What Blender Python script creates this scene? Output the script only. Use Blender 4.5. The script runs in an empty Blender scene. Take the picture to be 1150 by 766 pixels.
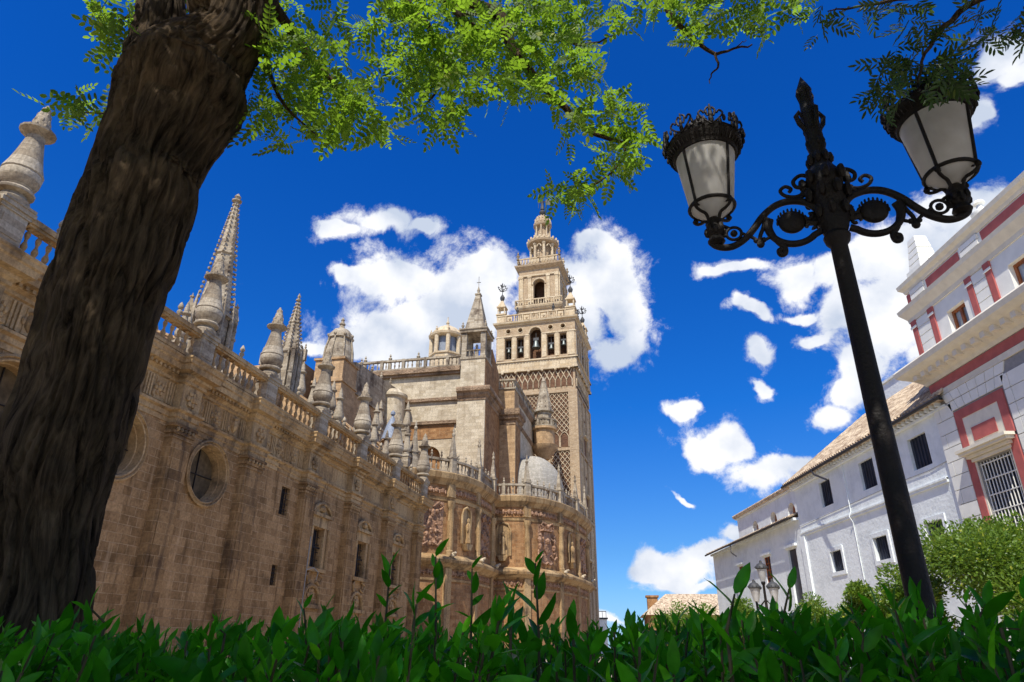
import bpy, math, random
import numpy as np
from mathutils import Vector, Matrix
from mathutils.geometry import tessellate_polygon
from mathutils import noise as mnoise
R = math.radians
PI = math.pi
rng = random.Random(7)
nr = np.random.RandomState(7)
scn = bpy.context.scene
COL = scn.collection

# ---------------------------------------------------------------- camera
PITCH, ROLL, EYE = R(24.5), R(0.5), 1.5
FPX, PW, PH = 750.0, 1150.0, 766.0
cam_d = bpy.data.cameras.new('camera')
cam_d.sensor_width = 36.0
cam_d.lens = FPX / PW * 36.0
cam_d.clip_start = 0.05
cam_d.clip_end = 5000
cam = bpy.data.objects.new('camera', cam_d)
COL.objects.link(cam)
cam.matrix_world = Matrix.Translation((0, 0, EYE)) @ Matrix.Rotation(R(90) + PITCH, 4, 'X') @ Matrix.Rotation(ROLL, 4, 'Z')
scn.camera = cam

def ray(px, py):
    """viewing ray of a place in the photograph (surveying aid)"""
    x = px - PW / 2; u = PH / 2 - py
    c, s = math.cos(ROLL), math.sin(ROLL)
    x, u = x * c - u * s, x * s + u * c
    return Vector((x / FPX, (FPX * math.cos(PITCH) - u * math.sin(PITCH)) / FPX, (FPX * math.sin(PITCH) + u * math.cos(PITCH)) / FPX))
def at_y(px, py, Y):
    r = ray(px, py); return Vector((r.x * Y / r.y, Y, r.z * Y / r.y + EYE))

# ---------------------------------------------------------------- sun, sky, exposure
SUN_EL = R(54)
SUN_H = Vector((-0.32, -0.947, 0)).normalized()
sdir = Vector((SUN_H.x * math.cos(SUN_EL), SUN_H.y * math.cos(SUN_EL), math.sin(SUN_EL)))
sl = bpy.data.lights.new('sun', 'SUN'); sl.energy = 4.6; sl.angle = R(0.5); sl.color = (1.0, 0.95, 0.86)
so = bpy.data.objects.new('sun', sl); COL.objects.link(so)
so.rotation_euler = sdir.to_track_quat('Z', 'Y').to_euler()
so.location = (0, -20, 60)

def N(nt, t, **k):
    n = nt.nodes.new(t)
    for a, b in k.items():
        if a.startswith('i_'):
            n.inputs[int(a[2:])].default_value = b
        else:
            setattr(n, a, b)
    return n

w = bpy.data.worlds.new('World'); scn.world = w; w.use_nodes = True
nt = w.node_tree; nt.nodes.clear()
L = nt.links.new
sky = N(nt, 'ShaderNodeTexSky', sky_type='NISHITA', sun_disc=False)
sky.sun_elevation = SUN_EL
sky.sun_rotation = math.atan2(SUN_H.x, SUN_H.y)
sky.air_density = 1.0; sky.dust_density = 0.25; sky.ozone_density = 1.0
hs = N(nt, 'ShaderNodeHueSaturation'); hs.inputs['Saturation'].default_value = 1.0; hs.inputs['Value'].default_value = 1.0
hs.inputs['Hue'].default_value = 0.502
L(sky.outputs[0], hs.inputs['Color'])
tc = N(nt, 'ShaderNodeTexCoord')
nz = N(nt, 'ShaderNodeTexNoise'); nz.inputs['Scale'].default_value = 7.0; nz.inputs['Detail'].default_value = 5
L(tc.outputs['Generated'], nz.inputs['Vector'])
wsub = N(nt, 'ShaderNodeVectorMath', operation='SUBTRACT'); wsub.inputs[1].default_value = (.5, .5, .5); L(nz.outputs['Color'], wsub.inputs[0])
wsc = N(nt, 'ShaderNodeVectorMath', operation='SCALE'); wsc.inputs['Scale'].default_value = 0.13; L(wsub.outputs[0], wsc.inputs[0])
wadd = N(nt, 'ShaderNodeVectorMath', operation='ADD'); L(tc.outputs['Generated'], wadd.inputs[0]); L(wsc.outputs[0], wadd.inputs[1])
# clouds of the day, each lobe a direction with a width and a height
CL = [(372,262,38,15),(428,250,42,20),(474,256,24,11),
      (450,312,62,30),(520,325,70,48),(555,300,40,26),(430,372,70,34),(500,372,85,45),(352,386,30,9),(388,314,26,8),
      (668,312,60,44),(700,345,40,46),(684,388,44,30),(655,288,36,18),(642,365,40,45),(708,372,28,30),
      (828,298,52,11),(890,312,34,26),(935,300,46,32),(985,300,70,50),(1045,285,72,52),(1100,232,70,28),(950,352,52,34),(1000,372,62,52),(975,412,42,26),(912,372,30,10),(938,462,30,16),(960,440,30,20),
      (1125,62,42,30),(1108,132,16,24),(1146,85,22,16),(890,345,34,10),
      (842,350,22,10),(843,398,17,22),(850,436,20,11),(770,462,18,14),
      (795,508,42,27),(828,492,34,24),(858,528,46,28),(885,515,46,20),(768,564,16,5),
      (757,630,70,22),(790,620,46,17),(470,345,60,40),(540,350,50,50),(728,634,40,12),(778,652,40,9),(682,690,24,9),(838,612,34,12),
      (1045,345,60,60),(1100,300,60,60),(1060,400,50,40)]
prev = None
for (cx, cy, rx, ry) in CL:
    c0 = ray(cx, cy).normalized()
    U = (ray(cx + rx, cy).normalized() - c0); V = (ray(cx, cy - ry).normalized() - c0)
    a = U.length; b = V.length; U.normalize(); V.normalize()
    su = N(nt, 'ShaderNodeVectorMath', operation='SUBTRACT'); su.inputs[1].default_value = c0; L(wadd.outputs[0], su.inputs[0])
    d1 = N(nt, 'ShaderNodeVectorMath', operation='DOT_PRODUCT'); d1.inputs[1].default_value = U / a; L(su.outputs[0], d1.inputs[0])
    d2 = N(nt, 'ShaderNodeVectorMath', operation='DOT_PRODUCT'); d2.inputs[1].default_value = V / b; L(su.outputs[0], d2.inputs[0])
    m1 = N(nt, 'ShaderNodeMath', operation='MULTIPLY'); L(d1.outputs['Value'], m1.inputs[0]); L(d1.outputs['Value'], m1.inputs[1])
    m2 = N(nt, 'ShaderNodeMath', operation='MULTIPLY_ADD'); L(d2.outputs['Value'], m2.inputs[0]); L(d2.outputs['Value'], m2.inputs[1]); L(m1.outputs[0], m2.inputs[2])
    if prev is None: prev = m2.outputs[0]
    else:
        mm = N(nt, 'ShaderNodeMath', operation='SMOOTH_MIN'); mm.inputs[2].default_value = 0.35; L(prev, mm.inputs[0]); L(m2.outputs[0], mm.inputs[1]); prev = mm.outputs[0]
fb = N(nt, 'ShaderNodeTexNoise'); fb.inputs['Scale'].default_value = 14.0; fb.inputs['Detail'].default_value = 12; fb.inputs['Roughness'].default_value = 0.70; fb.inputs['Distortion'].default_value = 0.25
L(tc.outputs['Generated'], fb.inputs['Vector'])
e1 = N(nt, 'ShaderNodeMath', operation='SUBTRACT'); e1.inputs[0].default_value = 1.0; L(prev, e1.inputs[1])
e1m = N(nt, 'ShaderNodeMath', operation='MULTIPLY_ADD'); e1m.inputs[1].default_value = 1.0; e1m.inputs[2].default_value = 0.25; L(e1.outputs[0], e1m.inputs[0])
core = N(nt, 'ShaderNodeMapRange'); core.inputs[1].default_value = 0.35; core.inputs[2].default_value = 1.0; core.inputs[3].default_value = 0.0; core.inputs[4].default_value = 1.9; L(e1.outputs[0], core.inputs[0])
e1k = N(nt, 'ShaderNodeMath', operation='ADD'); L(e1m.outputs[0], e1k.inputs[0]); L(core.outputs[0], e1k.inputs[1])
e1c = N(nt, 'ShaderNodeMath', operation='MAXIMUM'); e1c.inputs[1].default_value = -1.9; L(e1k.outputs[0], e1c.inputs[0])
e2 = N(nt, 'ShaderNodeMath', operation='MULTIPLY_ADD'); e2.inputs[1].default_value = 8.0; e2.inputs[2].default_value = -4.15; L(fb.outputs['Fac'], e2.inputs[0])
# unseen broken cloud added behind the viewpoint and overhead to whiten the fill light
sx0 = N(nt, 'ShaderNodeSeparateXYZ'); L(tc.outputs['Generated'], sx0.inputs[0])
bk = N(nt, 'ShaderNodeMapRange'); bk.inputs[1].default_value = 0.0; bk.inputs[2].default_value = -0.45; bk.inputs[3].default_value = -1.6; bk.inputs[4].default_value = 0.75; L(sx0.outputs['Y'], bk.inputs[0])
bo_ = N(nt, 'ShaderNodeMapRange'); bo_.inputs[1].default_value = 0.88; bo_.inputs[2].default_value = 0.97; bo_.inputs[3].default_value = -1.6; bo_.inputs[4].default_value = 0.5; L(sx0.outputs['Z'], bo_.inputs[0])
mb1 = N(nt, 'ShaderNodeMath', operation='MAXIMUM'); L(bk.outputs[0], mb1.inputs[0]); L(bo_.outputs[0], mb1.inputs[1])
mb2 = N(nt, 'ShaderNodeMath', operation='MAXIMUM'); L(mb1.outputs[0], mb2.inputs[0]); L(e1c.outputs[0], mb2.inputs[1])
e3 = N(nt, 'ShaderNodeMath', operation='ADD'); L(mb2.outputs[0], e3.inputs[0]); L(e2.outputs[0], e3.inputs[1])
dens = N(nt, 'ShaderNodeMapRange', interpolation_type='SMOOTHSTEP'); dens.inputs[1].default_value = -0.3; dens.inputs[2].default_value = 1.7
L(e3.outputs[0], dens.inputs[0])
# cloud tone: bright tops, greyer thick places
sn = N(nt, 'ShaderNodeTexNoise'); sn.inputs['Scale'].default_value = 10.0; sn.inputs['Detail'].default_value = 6
mp = N(nt, 'ShaderNodeMapping'); mp.inputs['Location'].default_value = (0.02, 0.02, 0.06); L(tc.outputs['Generated'], mp.inputs[0]); L(mp.outputs[0], sn.inputs['Vector'])
cr = N(nt, 'ShaderNodeValToRGB'); cr.color_ramp.elements[0].position = 0.36; cr.color_ramp.elements[0].color = (5.2, 5.9, 7.2, 1)
cr.color_ramp.elements[1].position = 0.58; cr.color_ramp.elements[1].color = (9.0, 9.1, 9.4, 1)
L(sn.outputs['Fac'], cr.inputs[0])
sx = N(nt, 'ShaderNodeSeparateXYZ'); L(tc.outputs['Generated'], sx.inputs[0])
ti = N(nt, 'ShaderNodeValToRGB'); ti.color_ramp.elements[0].position = 0.0; ti.color_ramp.elements[0].color = (.27, .46, .86, 1)
ti.color_ramp.elements[1].position = 0.62; ti.color_ramp.elements[1].color = (.02, .35, 1.0, 1)
q_ = ti.color_ramp.elements.new(0.12); q_.color = (.17, .40, .74, 1)
q_ = ti.color_ramp.elements.new(0.32); q_.color = (.045, .37, .90, 1)
L(sx.outputs['Z'], ti.inputs[0])
tm = N(nt, 'ShaderNodeVectorMath', operation='MULTIPLY'); L(hs.outputs[0], tm.inputs[0]); L(ti.outputs[0], tm.inputs[1])
ts_ = N(nt, 'ShaderNodeVectorMath', operation='SCALE'); ts_.inputs['Scale'].default_value = 1.5; L(tm.outputs[0], ts_.inputs[0])
mx = N(nt, 'ShaderNodeMix', data_type='RGBA'); L(dens.outputs[0], mx.inputs['Factor']); L(ts_.outputs[0], mx.inputs['A']); L(cr.outputs[0], mx.inputs['B'])
bg = N(nt, 'ShaderNodeBackground'); bg.inputs['Strength'].default_value = 0.10; L(mx.outputs['Result'], bg.inputs[0])
wo = N(nt, 'ShaderNodeOutputWorld'); L(bg.outputs[0], wo.inputs[0])

scn.view_settings.view_transform = 'Standard'
scn.view_settings.look = 'None'
scn.view_settings.exposure = 0.2
scn.view_settings.gamma = 1.0
scn.render.engine = 'CYCLES'
scn.cycles.max_bounces = 6
scn.cycles.transparent_max_bounces = 6

# ---------------------------------------------------------------- materials
def mat_new(name):
    m = bpy.data.materials.new(name); m.use_nodes = True
    nt = m.node_tree
    return m, nt, nt.nodes['Principled BSDF'], nt.nodes['Material Output']

def simple(name, col, rough=0.7, metal=0.0, var=0.25, scale=6.0, bump=0.0, bscale=40.0, spec=0.4):
    m, nt, p, o = mat_new(name); L = nt.links.new
    g = N(nt, 'ShaderNodeNewGeometry')
    n = N(nt, 'ShaderNodeTexNoise'); n.inputs['Scale'].default_value = scale; n.inputs['Detail'].default_value = 6; L(g.outputs['Position'], n.inputs['Vector'])
    c = N(nt, 'ShaderNodeValToRGB')
    c.color_ramp.elements[0].position = 0.3; c.color_ramp.elements[1].position = 0.7
    c.color_ramp.elements[0].color = (*[x * (1 - var) for x in col], 1); c.color_ramp.elements[1].color = (*[min(1, x * (1 + var)) for x in col], 1)
    L(n.outputs['Fac'], c.inputs[0]); L(c.outputs[0], p.inputs['Base Color'])
    p.inputs['Roughness'].default_value = rough; p.inputs['Metallic'].default_value = metal
    p.inputs['Specular IOR Level'].default_value = spec
    if bump:
        b = N(nt, 'ShaderNodeBump'); b.inputs['Strength'].default_value = bump; b.inputs['Distance'].default_value = 0.02
        n2 = N(nt, 'ShaderNodeTexNoise'); n2.inputs['Scale'].default_value = bscale; n2.inputs['Detail'].default_value = 5; L(g.outputs['Position'], n2.inputs['Vector'])
        L(n2.outputs['Fac'], b.inputs['Height']); L(b.outputs[0], p.inputs['Normal'])
    return m

def masonry(name, a, b, mortar, bw=0.95, bh=0.45, msize=0.014, stain=0.55, stain_col=(0.05, 0.036, 0.028), streak=0.5, carve=0.0, carve_scale=3.0, spots=None, bumpd=0.03):
    """weathered ashlar: blocks, mortar lines, rain streaks, soot patches, optional carving"""
    m, nt, p, o = mat_new(name); L = nt.links.new
    uv = N(nt, 'ShaderNodeUVMap')
    g = N(nt, 'ShaderNodeNewGeometry')
    br = N(nt, 'ShaderNodeTexBrick'); br.offset = 0.42; br.squash = 0.62; br.squash_frequency = 3
    br.inputs['Color1'].default_value = (0, 0, 0, 1); br.inputs['Color2'].default_value = (1, 1, 1, 1); br.inputs['Mortar'].default_value = (0.5, 0.5, 0.5, 1)
    br.inputs['Scale'].default_value = 1.0; br.inputs['Brick Width'].default_value = bw; br.inputs['Row Height'].default_value = bh
    br.inputs['Mortar Size'].default_value = msize; br.inputs['Mortar Smooth'].default_value = 0.4; br.inputs['Bias'].default_value = 0.0
    wn = N(nt, 'ShaderNodeTexNoise'); wn.inputs['Scale'].default_value = 1.3; wn.inputs['Detail'].default_value = 3; L(uv.outputs[0], wn.inputs['Vector'])
    wsc = N(nt, 'ShaderNodeVectorMath', operation='SCALE'); wsc.inputs['Scale'].default_value = 0.06; L(wn.outputs['Color'], wsc.inputs[0])
    wad = N(nt, 'ShaderNodeVectorMath', operation='ADD'); L(uv.outputs[0], wad.inputs[0]); L(wsc.outputs[0], wad.inputs[1])
    L(wad.outputs[0], br.inputs['Vector'])
    base = N(nt, 'ShaderNodeMix', data_type='RGBA'); base.inputs['A'].default_value = (*a, 1); base.inputs['B'].default_value = (*b, 1)
    L(br.outputs['Color'], base.inputs['Factor'])
    n1 = N(nt, 'ShaderNodeTexNoise'); n1.inputs['Scale'].default_value = 0.45; n1.inputs['Detail'].default_value = 8; n1.inputs['Roughness'].default_value = 0.65; L(g.outputs['Position'], n1.inputs['Vector'])
    # grain
    n3 = N(nt, 'ShaderNodeTexNoise'); n3.inputs['Scale'].default_value = 7.0; n3.inputs['Detail'].default_value = 8; n3.inputs['Roughness'].default_value = 0.7; L(g.outputs['Position'], n3.inputs['Vector'])
    r3 = N(nt, 'ShaderNodeMapRange'); r3.inputs[1].default_value = 0.3; r3.inputs[2].default_value = 0.7; r3.inputs[3].default_value = 0.62; r3.inputs[4].default_value = 1.3; L(n3.outputs['Fac'], r3.inputs[0])
    gr = N(nt, 'ShaderNodeVectorMath', operation='SCALE'); L(base.outputs['Result'], gr.inputs[0]); L(r3.outputs[0], gr.inputs['Scale'])
    # mortar
    mo = N(nt, 'ShaderNodeMix', data_type='RGBA'); mo.inputs['B'].default_value = (*mortar, 1); L(gr.outputs[0], mo.inputs['A'])
    mf = N(nt, 'ShaderNodeMath', operation='MULTIPLY'); L(br.outputs['Fac'], mf.inputs[0]); L(n3.outputs['Fac'], mf.inputs[1])
    mk = N(nt, 'ShaderNodeMapRange'); mk.inputs[1].default_value = 0.38; mk.inputs[2].default_value = 0.6; mk.inputs[3].default_value = 0.1; mk.inputs[4].default_value = 2.0; L(n1.outputs['Fac'], mk.inputs[0])
    mf2 = N(nt, 'ShaderNodeMath', operation='MULTIPLY'); mf2.use_clamp = True; L(mf.outputs[0], mf2.inputs[0]); L(mk.outputs[0], mf2.inputs[1]); L(mf2.outputs[0], mo.inputs['Factor'])
    # soot patches
    r1 = N(nt, 'ShaderNodeMapRange', interpolation_type='SMOOTHSTEP'); r1.inputs[1].default_value = 0.47; r1.inputs[2].default_value = 0.72; r1.inputs[3].default_value = 0.0; r1.inputs[4].default_value = stain; L(n1.outputs['Fac'], r1.inputs[0])
    so_ = N(nt, 'ShaderNodeMix', data_type='RGBA'); so_.inputs['B'].default_value = (*stain_col, 1); L(mo.outputs['Result'], so_.inputs['A']); L(r1.outputs[0], so_.inputs['Factor'])
    # rain streaks
    mp = N(nt, 'ShaderNodeMapping'); mp.inputs['Scale'].default_value = (1.6, 0.13, 1); L(uv.outputs[0], mp.inputs[0])
    n2 = N(nt, 'ShaderNodeTexNoise'); n2.inputs['Scale'].default_value = 1.0; n2.inputs['Detail'].default_value = 7; n2.inputs['Roughness'].default_value = 0.6; L(mp.outputs[0], n2.inputs['Vector'])
    r2 = N(nt, 'ShaderNodeMapRange', interpolation_type='SMOOTHSTEP'); r2.inputs[1].default_value = 0.5; r2.inputs[2].default_value = 0.72; r2.inputs[3].default_value = 0.0; r2.inputs[4].default_value = streak; L(n2.outputs['Fac'], r2.inputs[0])
    st_ = N(nt, 'ShaderNodeMix', data_type='RGBA'); st_.inputs['B'].default_value = (*[x * 1.2 for x in stain_col], 1); L(so_.outputs['Result'], st_.inputs['A']); L(r2.outputs[0], st_.inputs['Factor'])
    # pale washed runs
    r4 = N(nt, 'ShaderNodeMapRange', interpolation_type='SMOOTHSTEP'); r4.inputs[1].default_value = 0.42; r4.inputs[2].default_value = 0.28; r4.inputs[3].default_value = 0.0; r4.inputs[4].default_value = 0.45; L(n2.outputs['Fac'], r4.inputs[0])
    pl = N(nt, 'ShaderNodeMix', data_type='RGBA'); pl.inputs['B'].default_value = (*mortar, 1); L(st_.outputs['Result'], pl.inputs['A']); L(r4.outputs[0], pl.inputs['Factor'])
    L(pl.outputs['Result'], p.inputs['Base Color'])
    p.inputs['Roughness'].default_value = 0.92; p.inputs['Specular IOR Level'].default_value = 0.15
    h = N(nt, 'ShaderNodeMath', operation='MULTIPLY_ADD'); h.inputs[1].default_value = -0.7; L(br.outputs['Fac'], h.inputs[0]); L(n3.outputs['Fac'], h.inputs[2])
    hh = h.outputs[0]
    if carve:
        vo = N(nt, 'ShaderNodeTexVoronoi'); vo.inputs['Scale'].default_value = carve_scale; L(g.outputs['Position'], vo.inputs['Vector'])
        ca = N(nt, 'ShaderNodeMath', operation='MULTIPLY_ADD'); ca.inputs[1].default_value = -carve; L(vo.outputs['Distance'], ca.inputs[0]); L(hh, ca.inputs[2]); hh = ca.outputs[0]
    bp = N(nt, 'ShaderNodeBump'); bp.inputs['Strength'].default_value = 0.9; bp.inputs['Distance'].default_value = bumpd; L(hh, bp.inputs['Height']); L(bp.outputs[0], p.inputs['Normal'])
    return m

M = {}
M['wall'] = masonry('ashlar_brown', (0.29, 0.172, 0.076), (0.47, 0.295, 0.14), (0.66, 0.47, 0.27), stain=0.75, streak=0.9, stain_col=(0.10, 0.055, 0.022), msize=0.02)
M['pier'] = masonry('ashlar_sooty', (0.23, 0.135, 0.058), (0.40, 0.245, 0.11), (0.62, 0.43, 0.23), stain=0.9, streak=0.95, bw=1.1, bh=0.55, stain_col=(0.06, 0.038, 0.025), msize=0.02)
M['trim'] = masonry('worn_trim_stone', (0.37, 0.23, 0.105), (0.53, 0.37, 0.19), (0.60, 0.45, 0.26), bw=1.8, bh=3.0, stain=0.85, streak=0.7, carve=0.25, carve_scale=7)
M['carved'] = masonry('carved_stone', (0.24, 0.16, 0.10), (0.40, 0.28, 0.18), (0.4, 0.3, 0.2), bw=2.0, bh=3.0, stain=0.8, streak=0.5, carve=1.6, carve_scale=4.5, bumpd=0.08)
M['finial'] = masonry('grey_weathered_stone', (0.34, 0.275, 0.19), (0.50, 0.43, 0.32), (0.36, 0.30, 0.22), bw=3.0, bh=0.33, msize=0.01, stain=0.95, streak=0.85, stain_col=(0.08, 0.055, 0.04), carve=0.2, carve_scale=9)
M['pale'] = masonry('pale_limestone', (0.48, 0.395, 0.27), (0.64, 0.55, 0.40), (0.6, 0.52, 0.39), bw=1.1, bh=0.5, msize=0.01, stain=0.45, streak=0.35, stain_col=(0.16, 0.11, 0.07))
M['ochre'] = masonry('ochre_stone', (0.40, 0.26, 0.14), (0.56, 0.38, 0.21), (0.52, 0.40, 0.27), bw=1.0, bh=0.45, msize=0.012, stain=0.45, streak=0.4, stain_col=(0.12, 0.07, 0.04))
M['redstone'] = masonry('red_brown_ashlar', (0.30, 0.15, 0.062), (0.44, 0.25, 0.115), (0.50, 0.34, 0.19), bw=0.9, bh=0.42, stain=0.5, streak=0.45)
M['redcarved'] = masonry('red_brown_carving', (0.34, 0.19, 0.11), (0.50, 0.31, 0.20), (0.4, 0.28, 0.2), bw=3, bh=3, stain=0.6, streak=0.3, carve=1.6, carve_scale=3.0, bumpd=0.10)
M['brick'] = masonry('tower_brick', (0.42, 0.30, 0.18), (0.56, 0.43, 0.28), (0.52, 0.42, 0.30), bw=0.6, bh=0.22, msize=0.02, stain=0.3, streak=0.35, stain_col=(0.20, 0.12, 0.07))
M['brickdark'] = masonry('shaded_tower_brick', (0.13, 0.065, 0.04), (0.22, 0.12, 0.07), (0.2, 0.13, 0.08), bw=0.6, bh=0.22, stain=0.5, streak=0.3)  # tower brick darkened, shade of recesses and interior put into the colour
M['towertrim'] = masonry('tower_pale_trim', (0.58, 0.45, 0.28), (0.70, 0.58, 0.40), (0.6, 0.5, 0.36), bw=1.4, bh=0.8, stain=0.4, streak=0.35, stain_col=(0.22, 0.14, 0.09), carve=0.5, carve_scale=2.5, bumpd=0.05)
M['dome'] = masonry('white_glazed_dome', (0.36, 0.33, 0.27), (0.48, 0.44, 0.37), (0.28, 0.26, 0.22), bw=0.5, bh=0.35, msize=0.02, stain=0.3, streak=0.2, stain_col=(0.2, 0.2, 0.2))
M['slate'] = simple('blue_grey_tiles', (0.22, 0.25, 0.30), 0.6, var=0.4, scale=8)
M['dark'] = simple('dark_interior', (0.02, 0.017, 0.016), 0.9, var=0.3)
M['winglass'] = simple('dusty_leaded_glass', (0.12, 0.088, 0.05), 0.75, var=0.35, scale=3, bump=0.2, bscale=6, spec=0.1)
M['iron'] = simple('black_cast_iron', (0.012, 0.008, 0.006), 0.6, metal=0.0, var=0.5, bump=0.45, bscale=45, spec=0.3)
M['bell'] = simple('grey_green_bronze', (0.16, 0.18, 0.17), 0.45, metal=0.7)
M['ironfar'] = simple('weathered_bronze', (0.07, 0.07, 0.07), 0.6, metal=0.2)

def whitewash():
    m, nt, p, o = mat_new('whitewashed_plaster'); L = nt.links.new
    g = N(nt, 'ShaderNodeNewGeometry')
    n = N(nt, 'ShaderNodeTexNoise'); n.inputs['Scale'].default_value = 0.8; n.inputs['Detail'].default_value = 9; n.inputs['Roughness'].default_value = 0.7; L(g.outputs['Position'], n.inputs['Vector'])
    c = N(nt, 'ShaderNodeValToRGB'); c.color_ramp.elements[0].position = 0.3; c.color_ramp.elements[0].color = (0.68, 0.72, 0.71, 1); c.color_ramp.elements[1].position = 0.55; c.color_ramp.elements[1].color = (0.86, 0.90, 0.88, 1)
    L(n.outputs['Fac'], c.inputs[0]); L(c.outputs[0], p.inputs['Base Color']); p.inputs['Roughness'].default_value = 0.9
    n2 = N(nt, 'ShaderNodeTexNoise'); n2.inputs['Scale'].default_value = 5; n2.inputs['Detail'].default_value = 7; L(g.outputs['Position'], n2.inputs['Vector'])
    b = N(nt, 'ShaderNodeBump'); b.inputs['Strength'].default_value = 0.5; b.inputs['Distance'].default_value = 0.05; L(n2.outputs['Fac'], b.inputs['Height']); L(b.outputs[0], p.inputs['Normal'])
    return m
M['white'] = whitewash()
M['cream'] = simple('cream_stucco', (0.85, 0.84, 0.76), 0.85, var=0.06, scale=2, bump=0.15, bscale=20)
M['creamtrim'] = simple('cream_moulding', (0.78, 0.72, 0.58), 0.8, var=0.08, scale=3, bump=0.1)
M['redpaint'] = simple('brick_red_paint', (0.46, 0.12, 0.105), 0.8, var=0.14, scale=2.5, bump=0.15, bscale=25)
M['wood'] = simple('varnished_brown_wood', (0.30, 0.09, 0.025), 0.5, var=0.3, scale=4)
M['pane'] = simple('window_glass', (0.30, 0.36, 0.42), 0.12, var=0.3, scale=1.5, spec=0.8)
M['shutter'] = simple('dark_blue_grey_window', (0.025, 0.032, 0.05), 0.4, var=0.4, scale=2)
M['joint'] = simple('grey_joint', (0.30, 0.29, 0.28), 0.9, var=0.1)
M['gutter'] = simple('dark_metal_gutter', (0.03, 0.028, 0.03), 0.5, var=0.2)

def rooftile(name, a, b):
    m, nt, p, o = mat_new(name); L = nt.links.new
    uv = N(nt, 'ShaderNodeUVMap'); g = N(nt, 'ShaderNodeNewGeometry')
    br = N(nt, 'ShaderNodeTexBrick'); br.offset = 0; br.inputs['Scale'].default_value = 1; br.inputs['Brick Width'].default_value = 0.3; br.inputs['Row Height'].default_value = 0.35
    br.inputs['Color1'].default_value = (0, 0, 0, 1); br.inputs['Color2'].default_value = (1, 1, 1, 1); br.inputs['Mortar'].default_value = (0.3, 0.3, 0.3, 1); br.inputs['Mortar Size'].default_value = 0.02
    L(uv.outputs[0], br.inputs['Vector'])
    n = N(nt, 'ShaderNodeTexNoise'); n.inputs['Scale'].default_value = 4; n.inputs['Detail'].default_value = 6; L(g.outputs['Position'], n.inputs['Vector'])
    ad = N(nt, 'ShaderNodeMath', operation='MULTIPLY_ADD'); ad.inputs[1].default_value = 0.6; L(br.outputs['Color'], ad.inputs[0])
    n_ = N(nt, 'ShaderNodeMath', operation='MULTIPLY_ADD'); n_.inputs[1].default_value = 1.6; n_.inputs[2].default_value = -0.6; L(n.outputs['Fac'], n_.inputs[0]); L(n_.outputs[0], ad.inputs[2])
    c = N(nt, 'ShaderNodeMix', data_type='RGBA'); c.inputs['A'].default_value = (*a, 1); c.inputs['B'].default_value = (*b, 1); L(ad.outputs[0], c.inputs['Factor'])
    L(c.outputs['Result'], p.inputs['Base Color']); p.inputs['Roughness'].default_value = 0.9
    return m
M['tile'] = rooftile('clay_roof_tiles', (0.20, 0.12, 0.07), (0.78, 0.64, 0.45))

def leafmat(name, c1, c2, tcol, tw=0.4, rough=0.4, spec=0.5):
    m, nt, p, o = mat_new(name); L = nt.links.new
    g = N(nt, 'ShaderNodeNewGeometry')
    c = N(nt, 'ShaderNodeMix', data_type='RGBA'); c.inputs['A'].default_value = (*c1, 1); c.inputs['B'].default_value = (*c2, 1)
    L(g.outputs['Random Per Island'], c.inputs['Factor'])
    # a few fresh or yellowing leaves, and blotchy blades
    yl = N(nt, 'ShaderNodeMath', operation='GREATER_THAN'); yl.inputs[1].default_value = 0.95; L(g.outputs['Random Per Island'], yl.inputs[0])
    cy = N(nt, 'ShaderNodeMix', data_type='RGBA'); cy.inputs['B'].default_value = (c2[0]*2.6, c2[1]*1.7, c2[2]*1.5, 1); L(c.outputs['Result'], cy.inputs['A']); L(yl.outputs[0], cy.inputs['Factor'])
    bn = N(nt, 'ShaderNodeTexNoise'); bn.inputs['Scale'].default_value = 55; bn.inputs['Detail'].default_value = 4; L(g.outputs['Position'], bn.inputs['Vector'])
    br_ = N(nt, 'ShaderNodeMapRange'); br_.inputs[1].default_value = 0.3; br_.inputs[2].default_value = 0.7; br_.inputs[3].default_value = 0.6; br_.inputs[4].default_value = 1.35; L(bn.outputs['Fac'], br_.inputs[0])
    bs_ = N(nt, 'ShaderNodeVectorMath', operation='SCALE'); L(cy.outputs['Result'], bs_.inputs[0]); L(br_.outputs[0], bs_.inputs['Scale']); L(bs_.outputs[0], p.inputs['Base Color'])
    lb = N(nt, 'ShaderNodeBump'); lb.inputs['Strength'].default_value = 0.35; lb.inputs['Distance'].default_value = 0.003; L(bn.outputs['Fac'], lb.inputs['Height']); L(lb.outputs[0], p.inputs['Normal'])
    p.inputs['Roughness'].default_value = rough; p.inputs['Specular IOR Level'].default_value = spec
    t = N(nt, 'ShaderNodeBsdfTranslucent')
    ts = N(nt, 'ShaderNodeMix', data_type='RGBA'); ts.inputs['A'].default_value = (*[x * 0.7 for x in tcol], 1); ts.inputs['B'].default_value = (*[x * 1.25 for x in tcol], 1)
    L(g.outputs['Random Per Island'], ts.inputs['Factor']); L(ts.outputs['Result'], t.inputs['Color'])
    ms = N(nt, 'ShaderNodeMixShader'); ms.inputs[0].default_value = tw; L(p.outputs[0], ms.inputs[1]); L(t.outputs[0], ms.inputs[2]); L(ms.outputs[0], o.inputs['Surface'])
    return m
M['robinia'] = leafmat('robinia_leaf', (0.045, 0.10, 0.01), (0.12, 0.20, 0.02), (0.30, 0.50, 0.03), 0.55, 0.5, 0.3)
M['ash'] = leafmat('ash_leaf', (0.025, 0.06, 0.015), (0.05, 0.10, 0.02), (0.10, 0.20, 0.02), 0.3, 0.45)
M['laurel'] = leafmat('laurel_leaf', (0.008, 0.11, 0.003), (0.05, 0.27, 0.008), (0.12, 0.55, 0.01), 0.36, 0.36, 0.2)
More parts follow.
